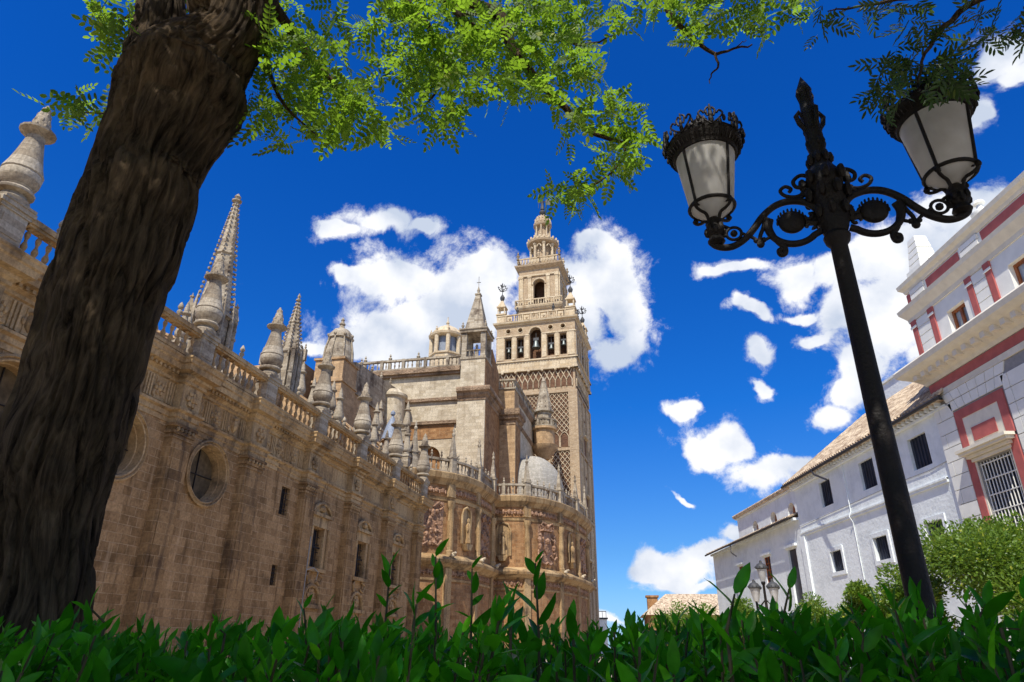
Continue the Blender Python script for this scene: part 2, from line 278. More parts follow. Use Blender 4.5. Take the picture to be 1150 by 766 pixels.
M['laureldark'] = leafmat('laurel_shaded_leaf', (0.012, 0.05, 0.008), (0.02, 0.08, 0.012), (0.05, 0.16, 0.01), 0.2, 0.45, 0.3)  # laurel leaf darkened, the shade inside the hedge put into its colour
M['orange'] = leafmat('orange_tree_leaf', (0.07, 0.14, 0.012), (0.15, 0.24, 0.03), (0.34, 0.50, 0.05), 0.35, 0.4)
M['stem'] = simple('green_brown_stem', (0.06, 0.05, 0.02), 0.7)
M['twig'] = simple('brown_twig', (0.035, 0.022, 0.015), 0.9)

def barkmat():
    m, nt, p, o = mat_new('furrowed_bark'); L = nt.links.new
    uv = N(nt, 'ShaderNodeUVMap')
    mp = N(nt, 'ShaderNodeMapping'); mp.inputs['Scale'].default_value = (34, 2.8, 1); L(uv.outputs[0], mp.inputs[0])
    n = N(nt, 'ShaderNodeTexNoise'); n.inputs['Scale'].default_value = 1; n.inputs['Detail'].default_value = 10; n.inputs['Roughness'].default_value = 0.7; n.inputs['Distortion'].default_value = 0.7; L(mp.outputs[0], n.inputs['Vector'])
    n2 = N(nt, 'ShaderNodeTexNoise'); n2.inputs['Scale'].default_value = 3; n2.inputs['Detail'].default_value = 6; L(uv.outputs[0], n2.inputs['Vector'])
    c = N(nt, 'ShaderNodeValToRGB'); c.color_ramp.elements[0].position = 0.36; c.color_ramp.elements[0].color = (0.014, 0.010, 0.007, 1); c.color_ramp.elements[1].position = 0.66; c.color_ramp.elements[1].color = (0.15, 0.112, 0.078, 1)
    L(n.outputs['Fac'], c.inputs[0])
    c2 = N(nt, 'ShaderNodeMix', data_type='RGBA', blend_type='MULTIPLY'); c2.inputs['Factor'].default_value = 0.7; L(c.outputs[0], c2.inputs['A'])
    c3 = N(nt, 'ShaderNodeValToRGB'); c3.color_ramp.elements[0].position = 0.3; c3.color_ramp.elements[0].color = (0.35, 0.35, 0.32, 1); c3.color_ramp.elements[1].position = 0.7; c3.color_ramp.elements[1].color = (1.3, 1.15, 0.9, 1)
    L(n2.outputs['Fac'], c3.inputs[0]); L(c3.outputs[0], c2.inputs['B']); L(c2.outputs['Result'], p.inputs['Base Color'])
    p.inputs['Roughness'].default_value = 0.95; p.inputs['Specular IOR Level'].default_value = 0.1
    b = N(nt, 'ShaderNodeBump'); b.inputs['Strength'].default_value = 1.0; b.inputs['Distance'].default_value = 0.035; L(n.outputs['Fac'], b.inputs['Height']); L(b.outputs[0], p.inputs['Normal'])
    return m
M['bark'] = barkmat()

def milkglass():
    m, nt, p, o = mat_new('milky_lantern_glass'); L = nt.links.new
    g = N(nt, 'ShaderNodeNewGeometry')
    n = N(nt, 'ShaderNodeTexNoise'); n.inputs['Scale'].default_value = 5; n.inputs['Detail'].default_value = 7; L(g.outputs['Position'], n.inputs['Vector'])
    c = N(nt, 'ShaderNodeValToRGB'); c.color_ramp.elements[0].position = 0.3; c.color_ramp.elements[0].color = (0.5, 0.47, 0.42, 1); c.color_ramp.elements[1].position = 0.6; c.color_ramp.elements[1].color = (0.80, 0.78, 0.74, 1)
    L(n.outputs['Fac'], c.inputs[0]); L(c.outputs[0], p.inputs['Base Color']); p.inputs['Roughness'].default_value = 0.35
    t = N(nt, 'ShaderNodeBsdfTranslucent'); t.inputs[0].default_value = (0.92, 0.90, 0.86, 1)
    ms = N(nt, 'ShaderNodeMixShader'); ms.inputs[0].default_value = 0.5; L(p.outputs[0], ms.inputs[1]); L(t.outputs[0], ms.inputs[2]); L(ms.outputs[0], o.inputs['Surface'])
    return m
M['milk'] = milkglass()

# ---------------------------------------------------------------- mesh helpers
class MB:
    def __init__(self): self.v = []; self.f = []
    def add(self, vs, fs):
        o = len(self.v); self.v.extend([tuple(p) for p in vs]); self.f.extend([tuple(i + o for i in f) for f in fs])
    def box(self, x0, x1, y0, y1, z0, z1):
        self.add([(x0,y0,z0),(x1,y0,z0),(x1,y1,z0),(x0,y1,z0),(x0,y0,z1),(x1,y0,z1),(x1,y1,z1),(x0,y1,z1)],
                 [(0,3,2,1),(4,5,6,7),(0,1,5,4),(1,2,6,5),(2,3,7,6),(3,0,4,7)])
    def frustum(self, cx, cy, z0, z1, a0, b0, a1, b1, rot=0):
        c, s = math.cos(rot), math.sin(rot)
        vs = []
        for (a, b, z) in ((a0, b0, z0), (a1, b1, z1)):
            for (i, j) in ((-1,-1),(1,-1),(1,1),(-1,1)):
                x, y = i * a, j * b; vs.append((cx + x*c - y*s, cy + x*s + y*c, z))
        self.add(vs, [(0,3,2,1),(4,5,6,7),(0,1,5,4),(1,2,6,5),(2,3,7,6),(3,0,4,7)])
    def lathe(self, cx, cy, prof, n=12, a0=0.0, a1=2*PI, rot=0.0):
        full = abs(a1 - a0 - 2*PI) < 1e-6
        m = n if full else n + 1
        vs = []
        for (r, z) in prof:
            for k in range(m):
                a = a0 + (a1 - a0) * k / n + rot
                vs.append((cx + r*math.cos(a), cy + r*math.sin(a), z))
        fs = []
        for i in range(len(prof) - 1):
            for k in range(n):
                k2 = (k + 1) % m if full else k + 1
                fs.append((i*m + k, i*m + k2, (i+1)*m + k2, (i+1)*m + k))
        if full:
            if prof[0][0] > 1e-4: fs.append(tuple(reversed(range(m))))
            if prof[-1][0] > 1e-4: fs.append(tuple((len(prof)-1)*m + k for k in range(m)))
        self.add(vs, fs)
    def tube(self, pts, rad, n=6, cap=True):
        pts = [Vector(p) for p in pts]
        if not isinstance(rad, (list, tuple)): rad = [rad] * len(pts)
        up = None; vs = []
        for i, p in enumerate(pts):
            t = (pts[min(i+1, len(pts)-1)] - pts[max(i-1, 0)])
            if t.length < 1e-9: t = Vector((0,0,1))
            t.normalize()
            if up is None: up = Vector((0,0,1)) if abs(t.z) < 0.9 else Vector((1,0,0))
            a = t.cross(up)
            if a.length < 1e-6: a = t.cross(Vector((0.3,1,0)))
            a.normalize(); b = a.cross(t).normalized(); up = b
            for k in range(n):
                q = 2*PI*k/n; vs.append(p + (a*math.cos(q) + b*math.sin(q)) * rad[i])
        fs = []
        for i in range(len(pts)-1):
            for k in range(n):
                k2 = (k+1) % n; fs.append((i*n+k, i*n+k2, (i+1)*n+k2, (i+1)*n+k))
        if cap: fs.append(tuple(reversed(range(n)))); fs.append(tuple((len(pts)-1)*n + k for k in range(n)))
        self.add(vs, fs)
    def sphere(self, c, r, sx=1, sy=1, sz=1, n=10, m=6):
        prof = []
        vs = []
        for i in range(m+1):
            a = -PI/2 + PI*i/m
            for k in range(n):
                q = 2*PI*k/n; vs.append((c[0]+r*sx*math.cos(a)*math.cos(q), c[1]+r*sy*math.cos(a)*math.sin(q), c[2]+r*sz*math.sin(a)))
        fs = []
        for i in range(m):
            for k in range(n):
                k2 = (k+1) % n; fs.append((i*n+k, i*n+k2, (i+1)*n+k2, (i+1)*n+k))
        self.add(vs, fs)
    def sweep(self, path, prof, closed=False):
        """profile [(outward offset, z)] carried along a plan path; outward is to the right of travel"""
        n = len(path); offs = []
        for i in range(n):
            p = Vector(path[i])
            d0 = (p - Vector(path[i-1])) if (i > 0 or closed) else None
            d1 = (Vector(path[(i+1) % n]) - p) if (i < n-1 or closed) else None
            if d0 is None: d0 = d1
            if d1 is None: d1 = d0
            d0 = d0.normalized(); d1 = d1.normalized()
            n0 = Vector((d0.y, -d0.x)); n1 = Vector((d1.y, -d1.x))
            m = n0 + n1
            if m.length < 1e-6: m = n0
            m.normalize(); k = 1.0 / max(0.35, m.dot(n0)); offs.append(m * k)
        vs = []
        for (o, z) in prof:
            for i in range(n): vs.append((path[i][0] + offs[i].x*o, path[i][1] + offs[i].y*o, z))
        fs = []
        for j in range(len(prof)-1):
            for i in range(n if closed else n-1):
                i2 = (i+1) % n; fs.append((j*n+i, j*n+i2, (j+1)*n+i2, (j+1)*n+i))
        if not closed:
            fs.append(tuple(j*n for j in reversed(range(len(prof))))); fs.append(tuple(j*n + n-1 for j in range(len(prof))))
        self.add(vs, fs)
    def face_wall(self, outer, holes, fn, depth):
        """flat wall with openings; fn(u, z, d) maps to space, d = depth behind the face"""
        loops = [outer] + holes
        flat = [p for lp in loops for p in lp]
        tri = tessellate_polygon([[Vector((a, b, 0)) for a, b in lp] for lp in loops])
        self.add([fn(a, b, 0) for a, b in flat], [tuple(t) for t in tri])
        for lp in loops[1:]:
            n = len(lp)
            self.add([fn(a, b, 0) for a, b in lp] + [fn(a, b, depth) for a, b in lp], [(i, (i+1) % n, n+(i+1) % n, n+i) for i in range(n)])
    def plate(self, loop, fn, d0, d1):
        n = len(loop)
        self.add([fn(a, b, d0) for a, b in loop] + [fn(a, b, d1) for a, b in loop],
                 [tuple(range(n)), tuple(reversed(range(n, 2*n)))] + [(i, (i+1) % n, n+(i+1) % n, n+i) for i in range(n)])
    def build(self, name, mat, parent=None, smooth=35, loc=None, off=None):
        me = bpy.data.meshes.new(name)
        vs = np.array(self.v, dtype=np.float64).reshape(-1, 3)
        uvsrc = vs.copy()
        if off is not None: vs = vs - np.array(off)
        me.from_pydata([tuple(v) for v in vs], [], self.f)
        me.validate()
        box_uv(me)
        me.materials.append(mat)
        if smooth:
            me.polygons.foreach_set('use_smooth', [True]*len(me.polygons))
            me.set_sharp_from_angle(angle=R(smooth))
        o = bpy.data.objects.new(name, me); COL.objects.link(o)
        if parent: o.parent = parent
        if loc is not None: o.location = loc
        return o

def box_uv(me):
    nf = len(me.polygons)
    if nf == 0: return
    nl = len(me.loops)
    nor = np.zeros(nf*3); me.polygons.foreach_get('normal', nor); nor = nor.reshape(-1, 3)
    lt = np.zeros(nf, dtype=np.int32); me.polygons.foreach_get('loop_total', lt)
    li = np.zeros(nl, dtype=np.int32); me.loops.foreach_get('vertex_index', li)
    co = np.zeros(len(me.vertices)*3); me.vertices.foreach_get('co', co); co = co.reshape(-1, 3)
    pn = np.repeat(nor, lt, axis=0); p = co[li]
    hl = np.hypot(pn[:, 0], pn[:, 1]); hl[hl < 1e-6] = 1
    # snap facing to 1/16 turns so flat shaded curves keep their courses
    tx, ty = -pn[:, 1]/hl, pn[:, 0]/hl
    u = p[:, 0]*tx + p[:, 1]*ty
    flat = np.abs(pn[:, 2]) > 0.75
    uvs = np.stack([np.where(flat, p[:, 0], u), np.where(flat, p[:, 1], p[:, 2])], axis=1)
    lay = me.uv_layers.new(name='UVMap'); lay.data.foreach_set('uv', uvs.astype(np.float32).ravel())

def tag(o, label=None, cat=None, group=None, kind=None):
    if label: o['label'] = label
    if cat: o['category'] = cat
    if group: o['group'] = group
    if kind: o['kind'] = kind
    return o
def empty(name, loc=(0,0,0), rz=0.0, label=None, cat=None, group=None, kind=None, parent=None):
    o = bpy.data.objects.new(name, None); COL.objects.link(o); o.location = loc; o.rotation_euler = (0, 0, rz); o.empty_display_size = 0.5
    if parent: o.parent = parent
    return tag(o, label, cat, group, kind)
def dup(o, loc, rz=0.0, parent=None):
    c = o.copy(); COL.objects.link(c); c.location = loc; c.rotation_euler = (0, 0, rz)
    if parent: c.parent = parent
    for ch in list(o.children):
        d = ch.copy(); COL.objects.link(d); d.parent = c
        for g in list(ch.children):
            e = g.copy(); COL.objects.link(e); e.parent = d
    return c

# soup of leaves with numpy ----------------------------------------------------
def rand_rot(n, droop=None, spread=1.0):
    """random frames: returns (n,3,3) columns = axis(length), side, normal"""
    a = nr.normal(size=(n, 3))
    if droop is not None: a = a*spread + np.array(droop)
    a /= np.linalg.norm(a, axis=1, keepdims=True)
    b = nr.normal(size=(n, 3)); b -= a * (a*b).sum(1, keepdims=True); b /= np.linalg.norm(b, axis=1, keepdims=True)
    return np.stack([a, b, np.cross(a, b)], axis=2)
def soup(name, template, faces, pos, rot, scale, mat, parent=None, off=(0,0,0), smooth=True):
    tv = np.array(template, dtype=np.float64); nvt = len(tv)
    V = np.einsum('nij,mj->nmi', rot, tv) * np.asarray(scale).reshape(-1, 1, 1) + pos[:, None, :] - np.array(off)
    V = V.reshape(-1, 3); n = len(pos)
    lens = np.array([len(f) for f in faces]); flat = np.concatenate([np.array(f) for f in faces])
    loops = (flat[None, :] + (np.arange(n)*nvt)[:, None]).ravel()
    tot = np.tile(lens, n); start = np.concatenate([[0], np.cumsum(tot)[:-1]])
    me = bpy.data.meshes.new(name)
    me.vertices.add(len(V)); me.vertices.foreach_set('co', V.ravel())
    me.loops.add(len(loops)); me.loops.foreach_set('vertex_index', loops.astype(np.int32))
    me.polygons.add(len(tot)); me.polygons.foreach_set('loop_start', start.astype(np.int32)); me.polygons.foreach_set('loop_total', tot.astype(np.int32))
    me.update(calc_edges=True)
    if smooth: me.polygons.foreach_set('use_smooth', [True]*len(me.polygons))
    me.materials.append(mat)
    o = bpy.data.objects.new(name, me); COL.objects.link(o)
    if parent: o.parent = parent
    return o

# ================================================================= SETTING
g = MB(); g.add([(-400,-300,0),(400,-300,0),(400,700,0),(-400,700,0)], [(0,1,2,3)])
pav = masonry('granite_paving', (0.40, 0.33, 0.24), (0.50, 0.42, 0.31), (0.30, 0.25, 0.19), bw=0.8, bh=0.5, stain=0.3, streak=0.0)
tag(g.build('ground', pav, smooth=0), kind='structure')
b = MB(); b.box(-6, 7, 0.55, 3.6, 0.004, 0.25)
soil = simple('planting_soil', (0.06, 0.04, 0.028), 0.95, bump=0.5, bscale=15)
tag(b.build('planting_bed', soil, smooth=0), kind='structure')

# ================================================================= CATHEDRAL
# frame: x runs along the facade (away from the camera), y to the left of it, z up
CR = R(90 - 12.45)
COFF = (40.0, 30.0, 0.0)          # base point of the cathedral in that frame
def cw(x, y, z=0.0):
    return Vector((x*math.cos(CR) - y*math.sin(CR), x*math.sin(CR) + y*math.cos(CR), z))
cath = empty('cathedral', cw(*COFF), CR, 'huge brown stone cathedral with pinnacled balustrades running the whole left side below the bell tower', 'cathedral')
def cb(mb, name, mat, smooth=35, label=None, parent=cath):
    o = mb.build(name, mat, parent, smooth, off=COFF)
    if label: o['label'] = label
    return o
WF, PF = 25.6, 25.08            # wall face, pilaster face
fw = lambda u, z, d: (u, WF + d, z)
PIL = [(3.0,4.8),(9.6,11.4),(16.9,18.7),(23.2,24.9),(29.9,31.45),(36.75,38.6),(44.35,46.0),(51.9,53.7),(60.0,61.8),(68.3,70.0)]
OC = [(13.9,10.4,1.62),(20.8,10.4,1.62),(26.9,10.4,1.62),(33.9,10.45,1.62)]
def circ(cx, cz, r, n=40): return [(cx + r*math.cos(2*PI*k/n), cz + r*math.sin(2*PI*k/n)) for k in range(n)]
def rect(x0, x1, z0, z1): return [(x0,z0),(x1,z0),(x1,z1),(x0,z1)]
def arch(x0, x1, z0, zt, n=12):
    r = (x1-x0)/2; c = (x0+x1)/2
    return [(x0,z0),(x1,z0)] + [(c + r*math.cos(PI*k/n), zt - r + r*math.sin(PI*k/n)) for k in range(n+1)]
WIN = [(47.9, 6.7, 9.45), (55.8, 6.7, 9.45), (63.8, 6.7, 9.45)]
SL = [(42.1, 43.2, 9.6, 11.5), (42.3, 43.0, 5.0, 6.3)]
ATT = [(56.3,57.0),(57.6,58.3),(62.3,63.0),(63.7,64.4),(65.1,65.8),(66.4,67.1)]
holes = [circ(c[0], c[1], c[2]+.12) for c in OC] + [rect(c-0.85, c+0.85, a, z) for c, a, z in WIN] + [rect(*s) for s in SL] + [rect(a, z, 13.35, 14.25) for a, z in ATT]
m = MB(); m.face_wall(rect(-8, 70, 0, 15.2), holes, fw, 0.9)
m.box(-8, 70, WF+0.9, WF+8.0, 0, 15.6)
m.box(-8, 70, WF+0.9, WF+1.3, 15.6, 15.62)
cb(m, 'side_wall', M['wall'])
# rows of stone mouldings around oculi
for (cx, cz, r) in OC:
    f = MB()
    rings = [(r+0.30, 0.0), (r+0.30, -0.14), (r+0.20, -0.20), (r+0.15, -0.08), (r+0.07, -0.16), (r, -0.13), (r-0.02, 0.3), (r-0.08, 0.32), (r-0.09, 0.8)]
    n = 48; vs = []
    for (rr, d) in rings:
        for k in range(n): vs.append((cx + rr*math.cos(2*PI*k/n), WF + d, cz + rr*math.sin(2*PI*k/n)))
    f.add(vs, [(i*n+k, i*n+(k+1) % n, (i+1)*n+(k+1) % n, (i+1)*n+k) for i in range(len(rings)-1) for k in range(n)])
    fo = cb(f, 'round_window', M['trim'])
    gl = MB(); gl.plate(circ(cx, cz, r-0.05, 40), fw, 0.78, 0.82); cb(gl, 'glass', M['winglass'], parent=fo)
    mu = MB(); mu.box(cx-0.02, cx+0.02, WF+0.7, WF+0.776, cz-r+0.1, cz+r-0.1); mu.box(cx-r+0.1, cx+r-0.1, WF+0.702, WF+0.773, cz-0.02, cz+0.02)
    cb(mu, 'glazing_bar', M['dark'], parent=fo)
# pilasters
for (a, z) in PIL:
    p = MB(); p.box(a, z, PF, WF+0.02, 0, 12.35)
    p.box(a-0.12, z+0.12, PF-0.1, WF+0.01, 0, 1.6)
    p.box(a+0.22, z-0.22, PF-0.06, PF, 1.9, 11.2)
    for q, (zz, o) in enumerate(((11.5,0.06),(11.72,0.1),(12.1,0.16))): p.box(a-o, z+o, PF-o, WF+0.015+q*0.003, zz, zz+0.16)
    cb(p, 'pilaster', M['pier'])
    # capital leaves
    c = MB()
    for k in range(5):
        xx = a + (z-a)*(k+0.5)/5
        c.sphere((xx, PF-0.09, 11.98), 0.13, 1, 0.8, 1.0, 6, 4)
    cb(c, 'pilaster_capital', M['trim'])
# entablature that steps forward over each pilaster
def step_path(x0, x1, back, front, grow=0.0):
    pts = [(x0, back)]
    for (a, z) in PIL:
        a2, z2 = a - grow, z + grow
        if a2 > x0 and z2 < x1: pts += [(a2, back), (a2, front), (z2, front), (z2, back)]
    pts.append((x1, back)); return pts
e = MB()
e.sweep(step_path(-8, 70.3, WF, PF), [(-0.4,12.3),(0.05,12.3),(0.05,12.55),(0.12,12.6),(0.12,12.85),(0.28,12.95),(0.28,13.08),(0.02,13.1),(0.02,14.5),(0.14,14.56),(0.14,14.72),(0.3,14.85),(0.34,15.0),(0.66,15.08),(0.7,15.38),(0.78,15.45),(0.8,15.62),(0.86,15.7),(0.86,15.8),(-0.4,15.84)])
e.f = e.f  # plain moulding
cb(e, 'entablature', M['trim'], smooth=25)
# carved frieze: framed panels, triglyph bars and rosettes
def rosette(mb, x, y, z, r):
    mb.sphere((x, y, z), r*0.42, 1, 0.7, 1, 8, 5)
    for k in range(6):
        a = 2*PI*k/6; mb.sphere((x + r*0.68*math.cos(a), y+0.01, z + r*0.68*math.sin(a)), r*0.34, 1, 0.6, 1, 6, 4)
for i in range(6):
    fz = MB()
    x0 = PIL[i][1]; x1 = PIL[i+1][0]
    nP = 6; st = (x1-x0)/nP
    for k in range(nP):
        c0 = x0 + st*(k+0.5)
        if k % 2 == 0:
            y = WF-0.03
            fz.box(c0-st*0.36, c0+st*0.36, y-0.05, y+0.03, 13.2, 14.4)
            if (i*3+k) % 4: rosette(fz, c0, y-0.07, 13.8, 0.42)
            else:
                fz.lathe(c0, y-0.05, [(0.02,13.35),(0.2,13.5),(0.28,13.8),(0.16,14.1),(0.24,14.2),(0.1,14.3)], 8)
        else:
            y = WF-0.03
            for q in (-1, 0, 1): fz.box(c0+q*0.2-0.055, c0+q*0.2+0.055, y-0.09, y+0.03, 13.2, 14.4)
            for q in (-1, 1): fz.sphere((c0+q*0.46, y-0.04, 13.5+.3*(k%3)), 0.11, 1, .6, 1.8, 6, 4)
    fz.box(x0+.02, x1-.02, WF-.045, WF+.02, 13.12, 13.2)
    cb(fz, 'carved_frieze', M['trim'])
for (a, z) in PIL:
    fz = MB(); rosette(fz, (a+z)/2, PF-0.09, 13.8, 0.5); cb(fz, 'rosette', M['trim'])
for i in range(len(PIL)-1):
    fz = MB(); x = PIL[i][1] + 0.2
    while x < PIL[i+1][0] - 0.2:
        fz.box(x, x+0.16, WF-0.48, WF-0.2, 14.86, 15.06); x += 0.34
    cb(fz, 'dentil_course', M['trim'])
# windows with aediculae
for (c, z0, z1) in WIN:
    f = MB()
    f.box(c-1.25, c-0.86, WF-0.14, WF+0.02, z0-0.1, z1+0.1); f.box(c+0.86, c+1.25, WF-0.14, WF+0.02, z0-0.1, z1+0.1)
    f.box(c-1.5, c+1.5, WF-0.32, WF+0.018, z0-0.35, z0-0.1)
    f.box(c-1.3, c+1.3, WF-0.2, WF+0.016, z1+0.1, z1+0.85)
    f.box(c-1.6, c+1.6, WF-0.42, WF+0.014, z1+0.85, z1+1.08)
    # curved pediment
    n = 14; pr = []
    for k in range(n+1):
        a = PI*(0.12 + 0.76*k/n); pr.append((c + 1.45*math.cos(a)/math.cos(PI*0.12), WF-0.25, z1+0.7 + 1.15*math.sin(a)))
    f.tube(pr, 0.13, 6)
    f.plate([(p_[0], p_[2]) for p_ in pr] , fw, -0.14, 0.0)
    f.lathe(c, WF-0.16, [(0.05,z1+1.15),(0.3,z1+1.3),(0.34,z1+1.5),(0.2,z1+1.7),(0.08,z1+1.8)], 8)
    for s_ in (-1, 1):
        f.lathe(c+s_*1.42, WF-0.2, [(0.16,z0-0.1),(0.12,z0),(0.14,z0+1.2),(0.11,z1-0.1),(0.17,z1+0.05),(0.14,z1+0.12)], 8)
        f.tube([(c+s_*0.7, WF-0.1, z0-0.4), (c+s_*1.2, WF-0.25, z0-0.7), (c+s_*0.9, WF-0.18, z0-1.2), (c+s_*0.5, WF-0.1, z0-1.0)], 0.1, 6)
    # lower blind lunette
    pr = [(c + 1.35*math.cos(PI*k/12), WF-0.1, z0-2.6 + 1.3*math.sin(PI*k/12)) for k in range(13)]
    f.tube(pr, 0.14, 6); f.box(c-1.6, c+1.6, WF-0.25, WF+0.012, z0-2.85, z0-2.6)
    rosette(f, c, WF-0.08, z0-1.95, 0.5)
    fo = cb(f, 'window', M['trim'])
    gl = MB(); gl.plate(rect(c-0.86, c+0.86, z0, z1), fw, 0.5, 0.55); cb(gl, 'glass', M['shutter'], parent=fo)
    gr = MB()
    for k in range(1, 5): gr.box(c-0.85+1.7*k/5-0.02, c-0.85+1.7*k/5+0.02, WF+0.2, WF+0.24, z0, z1)
    for k in range(1, 5): gr.box(c-0.85, c+0.85, WF+0.19, WF+0.199, z0+(z1-z0)*k/5-0.03, z0+(z1-z0)*k/5+0.03)
    gr.box(c-0.85, c+0.85, WF+0.1, WF+0.18, z0+(z1-z0)*0.52-0.05, z0+(z1-z0)*0.52+0.05)
    cb(gr, 'grille', M['iron'], parent=fo)
for s_ in SL:
    gl = MB(); gl.plate(rect(*s_), fw, 0.45, 0.5); go = cb(gl, 'slit_window', M['dark'])
    gr = MB()
    for k in range(1, 4): gr.box(s_[0]+(s_[1]-s_[0])*k/4-0.02, s_[0]+(s_[1]-s_[0])*k/4+0.02, WF+0.1, WF+0.14, s_[2], s_[3])
    for k in range(1, 5): gr.box(s_[0], s_[1], WF+0.09, WF+0.099, s_[2]+(s_[3]-s_[2])*k/5-0.02, s_[2]+(s_[3]-s_[2])*k/5+0.02)
    cb(gr, 'grille', M['iron'], parent=go)
for a, z in ATT:
    at = MB(); at.plate(rect(a, z, 13.35, 14.25), fw, 0.4, 0.45); cb(at, 'attic_window', M['dark'])
pp = MB(); pp.tube([(45.98, WF-0.55, 8.6), (46.0, WF-0.5, 4), (46.0, WF-0.5, 0)], 0.05, 6)
pp.tube([(46.0, WF-0.5, 6.3), (46.5, WF-0.8, 6.5), (46.9, WF-1.0, 6.2), (46.9, WF-0.9, 5.7)], 0.04, 5)
cb(pp, 'drain_pipe', M['joint'])

# balustrade on top of the side wall
BAL = MB(); BAL.lathe(0, 0, [(0.10,0),(0.10,0.07),(0.05,0.1),(0.06,0.16),(0.125,0.34),(0.135,0.44),(0.085,0.6),(0.05,0.66),(0.075,0.7),(0.05,0.74),(0.085,0.82),(0.12,0.98),(0.1,1.08),(0.05,1.16),(0.10,1.2),(0.10,1.28)], 8)
bal_proto = BAL.build('baluster', M['trim'], smooth=50)
FIN = MB(); FIN.lathe(0, 0, [(0.14,0),(0.14,0.08),(0.07,0.14),(0.10,0.22),(0.17,0.34),(0.12,0.46),(0.08,0.5),(0.13,0.56),(0.16,0.68),(0.11,0.82),(0.05,0.94),(0.0,1.0)], 8)
fin_proto = FIN.build('rail_finial', M['finial'], smooth=50)
BY = PF - 0.3
ped_x = [(a+z)/2 for a, z in PIL]
for i in range(len(ped_x)-1):
    x0, x1 = ped_x[i]+0.72, ped_x[i+1]-0.72
    r_ = MB(); r_.box(x0, x1, BY-0.05, BY+0.5, 15.84, 16.02); r_.box(x0, x1, BY-0.02, BY+0.45, 17.3, 17.42); r_.box(x0, x1, BY-0.1, BY+0.53, 17.42, 17.62)
    r_.box(x0, x1, BY-0.05, BY+0.48, 17.62, 17.72)
    ro = cb(r_, 'balustrade', M['trim'])
    nb = 9 if i < 7 else 10
    for k in range(nb):
        x = x0 + (x1-x0)*(k+0.5)/nb
        dup(bal_proto, (x-COFF[0], BY+0.22-COFF[1], 16.02), parent=ro)
    for fr in ((0.33, 0.66) if i < 4 else (0.5,)):
        dup(fin_proto, (x0+(x1-x0)*fr-COFF[0], BY+0.22-COFF[1], 17.72), parent=ro)
# pedestals and urn pinnacles
PED = MB(); PED.box(-0.72, 0.72, -0.12, 0.9, 0, 0.25); PED.box(-0.62, 0.62, -0.05, 0.85, 0.25, 1.55); PED.box(-0.45, 0.45, -0.09, 0.0, 0.45, 1.35)
PED.box(-0.7, 0.7, -0.12, 0.92, 1.55, 1.72); PED.box(-0.8, 0.8, -0.2, 1.0, 1.72, 1.92)
PIN = MB(); PIN.frustum(0, 0.38, 0, 0.12, 0.72, 0.62, 0.72, 0.62)
PIN.lathe(0, 0.38, [(0.62,0.12),(0.64,0.3),(0.5,0.42),(0.46,0.55),(0.7,0.62),(0.72,0.72),(0.66,0.8),(0.5,0.85),(0.62,1.0),(0.74,1.28),(0.77,1.55),(0.74,1.62),(0.78,1.68),(0.76,1.74),(0.64,2.1),(0.52,2.6),(0.42,3.1),(0.36,3.4),(0.36,3.6),(0.5,3.72),(0.68,3.82),(0.70,3.9),(0.6,3.96),(0.36,4.0),(0.38,4.1),(0.34,4.4),(0.26,4.8),(0.16,5.15),(0.05,5.4),(0,5.45)], 16)
for k in range(7):      # leaf scales on the tip
    for j in range(4):
        a = 2*PI*(k + 0.5*(j % 2))/7; zz = 4.12 + j*0.32; rr = 0.37 - j*0.08
        PIN.sphere((rr*math.cos(a), 0.38 + rr*math.sin(a), zz), 0.085, 1, 1, 1.7, 6, 4)
ped0 = PED.build('pedestal', M['finial'], cath); pin0 = PIN.build('pinnacle', M['finial'], cath, smooth=40)
for i, x in enumerate(ped_x):
    lc = (x-COFF[0], BY-COFF[1], 15.84)
    if i == 0: ped0.location = lc; pin0.location = (lc[0], lc[1], 17.76)
    else:
        q = dup(ped0, lc, parent=cath); dup(pin0, (lc[0], lc[1], 17.76), parent=cath)

